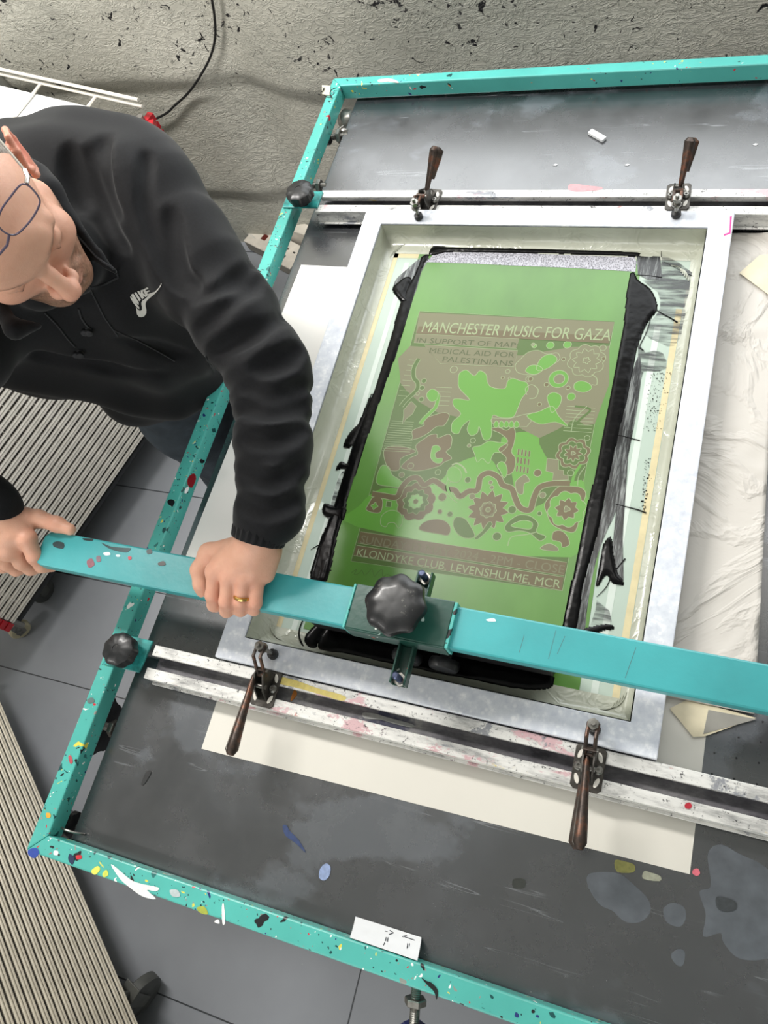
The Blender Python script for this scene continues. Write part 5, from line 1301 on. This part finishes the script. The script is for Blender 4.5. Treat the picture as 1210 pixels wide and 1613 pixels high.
# ribbed cuffs
def cuff(a,b_,r,mat,nm):
    a=Vector(a);b_=Vector(b_); ax=(b_-a).normalized(); L=(b_-a).length; m=MB(); n=96
    z=ax; x=z.cross(Vector((0,0,1))).normalized(); y=z.cross(x); vs=[]
    prof=[(.86,0),(1,.1),(1.03,.5),(1,.92),(.95,1.0),(.86,1.0),(.86,.9)]
    for (rr,h_) in prof:
        for k in range(n):
            q=2*math.pi*k/n; w_=1+.028*math.sin(q*24)+.02*math.sin(q*3+1)
            vs.append(a+z*(L*h_)+(x*math.cos(q)+y*math.sin(q))*r*rr*w_)
    m.add(vs,[(i*n+k,i*n+(k+1)%n,(i+1)*n+(k+1)%n,(i+1)*n+k) for i in range(len(prof)-1) for k in range(n)])
    return m.build(nm,mat,person,smooth=True)
cuff(W(413,822,.205),W(405,853,.195),.0335,jm.m,'cuff'); cuff(W(-30,795,.195),W(4,803,.188),.0335,jm.m,'cuff')
# zip placket, drawcords, collar edge and the printed chest logo follow the cloth surface
from mathutils.bvhtree import BVHTree
bv=BVHTree.FromPolygons([tuple(v) for v in V],[tuple(int(i) for i in f) for f in F])
def on(px,py,off=.0006):
    d=Vector(AX@np.array([(px-CX)/FPX,(py-CY)/FPX,1.0])).normalized(); h=bv.ray_cast(Vector(CAM),d)
    if h[0] is None: return None,None
    n=h[1]; n=n if n.dot(d)<0 else -n
    return h[0]+n*off,n
def surf_poly(mb,px,off,sub=2.2):
    """triangulate an outline finely and lay it on the cloth"""
    P=[Vector((p[0],p[1])) for p in px]; xs=[p.x for p in P]; ys=[p.y for p in P]
    bm=bmesh.new(); vs=[bm.verts.new((p.x,p.y,0)) for p in P]; f=bm.faces.new(vs); f.normal_update(); bmesh.ops.triangulate(bm,faces=[f])
    for _ in range(3):
        ed=[e for e in bm.edges if e.calc_length()>sub]
        if not ed: break
        bmesh.ops.subdivide_edges(bm,edges=ed,cuts=1); bmesh.ops.triangulate(bm,faces=[f_ for f_ in bm.faces if len(f_.verts)>3])
    bm.verts.ensure_lookup_table(); out=[]
    for v in bm.verts: q,_n=on(v.co.x,v.co.y,off); out.append(q if q is not None else Vector(at(v.co.x,v.co.y,.3)))
    for v in bm.verts: pass
    bm.verts.index_update(); mb.add(out,[tuple(v.index for v in f_.verts) for f_ in bm.faces]); bm.free()
lg=MB(); g=lambda L: [(190+x/15.125,440+y/15.125) for x,y in L]
surf_poly(lg,g([(360,645),(400,700),(440,735),(480,735),(510,710),(508,650),(495,580),(500,530),(530,490),(590,455),(640,410),(700,345),(760,310),(830,290),(880,240),(930,190),(965,130),(975,90),(985,110),(960,175),(900,260),(820,345),(740,410),(660,470),(615,520),(598,570),(600,640),(615,720),(610,800),(560,870),(490,893),(430,880),(385,820),(378,740)]),.0010)
surf_poly(lg,g([(228,400),(245,400),(300,460),(245,360),(300,325),(435,540),(430,600),(350,540),(445,650),(442,700),(370,640),(300,550),(235,440)]),.0012)
surf_poly(lg,g([(325,310),(375,295),(488,475),(445,510)]),.0012)
surf_poly(lg,g([(405,275),(455,262),(490,330),(490,250),(545,235),(545,320),(640,385),(605,410),(530,365),(575,425),(520,465)]),.0012)
surf_poly(lg,g([(548,235),(655,180),(685,205),(675,220),(610,245),(625,275),(700,250),(725,270),(650,305),(665,340),(760,310),(700,345),(640,385),(590,330)]),.0014)
lo_=lg.build('chest_logo',flat('pale_grey_print','c9c8c2',.6),jacket); lo_['label']='pale grey printed logo on the chest'
def surf_line(px,r,mat,name,off=.001,par=None):
    pts=[]
    for i in range(len(px)-1):
        for k in range(6):
            t=k/6; q,_n=on(px[i][0]+(px[i+1][0]-px[i][0])*t,px[i][1]+(px[i+1][1]-px[i][1])*t,off)
            if q is not None: pts.append(q)
    if len(pts)>2: return MB().tube(pts,r,6).build(name,mat,par or jacket,smooth=True)
cordm=plain('charcoal_cord','26272a',.8)
surf_line([(134,440),(150,470),(165,500),(190,535)],.0012,cordm,'zip'); surf_line([(60,292),(102,348),(152,404),(184,428),(186,437),(165,447),(135,456)],.0014,cordm,'collar_seam')
surf_line([(124,486),(128,500),(136,512),(142,516)],.0014,cordm,'drawcord'); surf_line([(70,492),(90,512),(108,535),(120,548)],.0014,cordm,'drawcord')
surf_line([(180,520),(215,535),(250,555),(280,572)],.0010,cordm,'seam'); surf_line([(325,560),(330,575),(338,588)],.001,cordm,'pocket_zip')
for (x_,y_) in ((124,555),(138,520)):
    q,n_=on(x_,y_,.003)
    if q is not None:
        m=MB()
        for k in range(3): 
            c_=q+Vector((.004*math.sin(k*2.1),.004*math.cos(k*2.1),0)); m.lathe(c_-n_*.003,n_,[(.003,0),(.0055,.002),(.0055,.005),(.002,.007)],10)
        m.build('cord_knot',cordm,jacket,smooth=True)
# jeans
jn=[]
jn+=chain([HIPR+np.array([0,0,.06]),HIPR+np.array([-.01,0,-.12]),KR,FR],[.088,.085,.066,.058],.03,fold=fold_sleeve(9,.003,1))
jn+=chain([HIPL+np.array([0,0,.06]),HIPL+np.array([-.01,0,-.12]),KL,FL_],[.088,.085,.066,.058],.03,fold=fold_sleeve(9,.003,2))
jn+=[ell((HIPR+HIPL)/2+np.array([0,0,.03]),(.115,.15,.10),None,.04)]
V,F=sdf_mesh(jn,.007)
dn=NT('faded_denim'); dn.set(color=dn.ramp(dn.noise(14,4),[(.3,srgb('2c3238')),(.6,srgb('434b52')),(.8,srgb('59626a'))]),rough=.85,spec=.2); dn.bump(dn.noise(500,2),.3,.0006)
np_mesh('jeans',V,F,dn.m,person)
# shoes
for nm,f_ in (('shoe',FR),('shoe',FL_)):
    V,F=sdf_mesh([cap(f_+np.array([-.03,.01,-.045]),f_+np.array([.13,-.06,-.055]),.042,.033,.02),cap(f_+np.array([-.01,0,-.01]),f_+np.array([-.01,0,.03]),.048,.05,.02)],.006); V[:,2]=np.maximum(V[:,2],FZ+.001)
    np_mesh(nm,V,F,black_pl,person)
# hair: short grey-brown crop round the sides and back
hr=[ell(Hd(0,-.017,.042),(.0775,.1005,.0845),HR,.01)]
cut=[cap(Hd(-.09,.088,.05),Hd(.09,.088,.05),.072,None,.01,'-'),ell(Hd(0,.030,-.060),(.12,.075,.066),HR,.012,'-'),ell(Hd(0,.10,.10),(.10,.10,.07),HR,.01,'-'),cap(Hd(0,-.03,-.09),Hd(0,-.15,-.12),.065,None,.01,'-')]
V,F=sdf_mesh(hr+cut,.0028)
hm_=NT('short_grey_hair'); hm_.set(color=hm_.ramp(hm_.noise(260,4,.7),[(.3,srgb('5d4f45')),(.5,srgb('8f847a')),(.7,srgb('b8b0a8'))]),rough=.7); hm_.bump(hm_.noise(600,3),.6,.002)
np_mesh('hair',V,F,hm_.m,person)
# wedding ring
a_=W(382,936,.164);  b_=W(381,944,.160); rg=(Vector(b_)-Vector(a_)).normalized(); c_=Vector((a_+b_)/2)
MB().lathe(c_-rg*.0022,rg,[(.0100,0),(.0112,.0004),(.0114,.0022),(.0112,.0040),(.0100,.0044)],36).build('ring',flat('gold','d8b46a',.25,.5,1.0),bo,smooth=True)
# glasses pushed up on the forehead
gm=NT('purple_black_frame'); gm.set(color=srgb('5a5064'),rough=.2,spec=.6,coat=.5); silver=flat('silver_temple','c9c5c0',.22,.6,.9)
gl=MB(); lens_pts=[(-.0640,.0700,.1075),(-.0660,.0730,.1010),(-.0630,.0795,.0880),(-.0560,.0820,.0830),(-.0400,.0832,.0800),(-.0230,.0830,.0815),(-.0165,.0815,.0870),(-.0150,.0780,.0960),(-.0180,.0745,.1045),(-.0300,.0705,.1085),(-.0480,.0695,.1095),(-.0590,.0692,.1095)]
from mathutils.geometry import tessellate_polygon
glo=None
for s in (1,-1):
    P=smooth_poly([Vector(Hd(s*x,y+.004,z)) for x,y,z in lens_pts],4); P.append(P[0]); P.append(P[1])
    r_=[.0010]*len(P); g1=MB().tube(P,r_,8,False).build('lens_rim',gm.m if s==1 else gm.m,person,smooth=True)
    tri=P[:-2]; T=tessellate_polygon([tri]); ln=MB().add(tri,[tuple(t) for t in T])
    lm_=NT('clear_lens'); lm_.set(color=(1,1,1,1),rough=.03,trans=1.0,spec=.5); lm_.b.inputs['IOR'].default_value=1.05
    lo2=ln.build('lens',lm_.m,g1)
    MB().tube([Hd(s*.066,.074,.104),Hd(s*.0715,.070,.103),Hd(s*.0745,.062,.100)],.0024,8).build('hinge',silver,g1,smooth=True)
    MB().tube([Vector(Hd(*q)) for q in ((s*.0745,.062,.100),(s*.079,.02,.088),(s*.0815,-.03,.070),(s*.0815,-.06,.050),(s*.080,-.075,.030))],.0014,8).build('temple',silver,g1,smooth=True)
MB().tube([Vector(Hd(*q)) for q in ((-.0155,.085,.089),(-.006,.0885,.086),(.006,.0885,.086),(.0155,.085,.089))],.0014,8).build('bridge',gm.m,person,smooth=True)
# finger nail of the right thumb
q=W(113,832,.157);
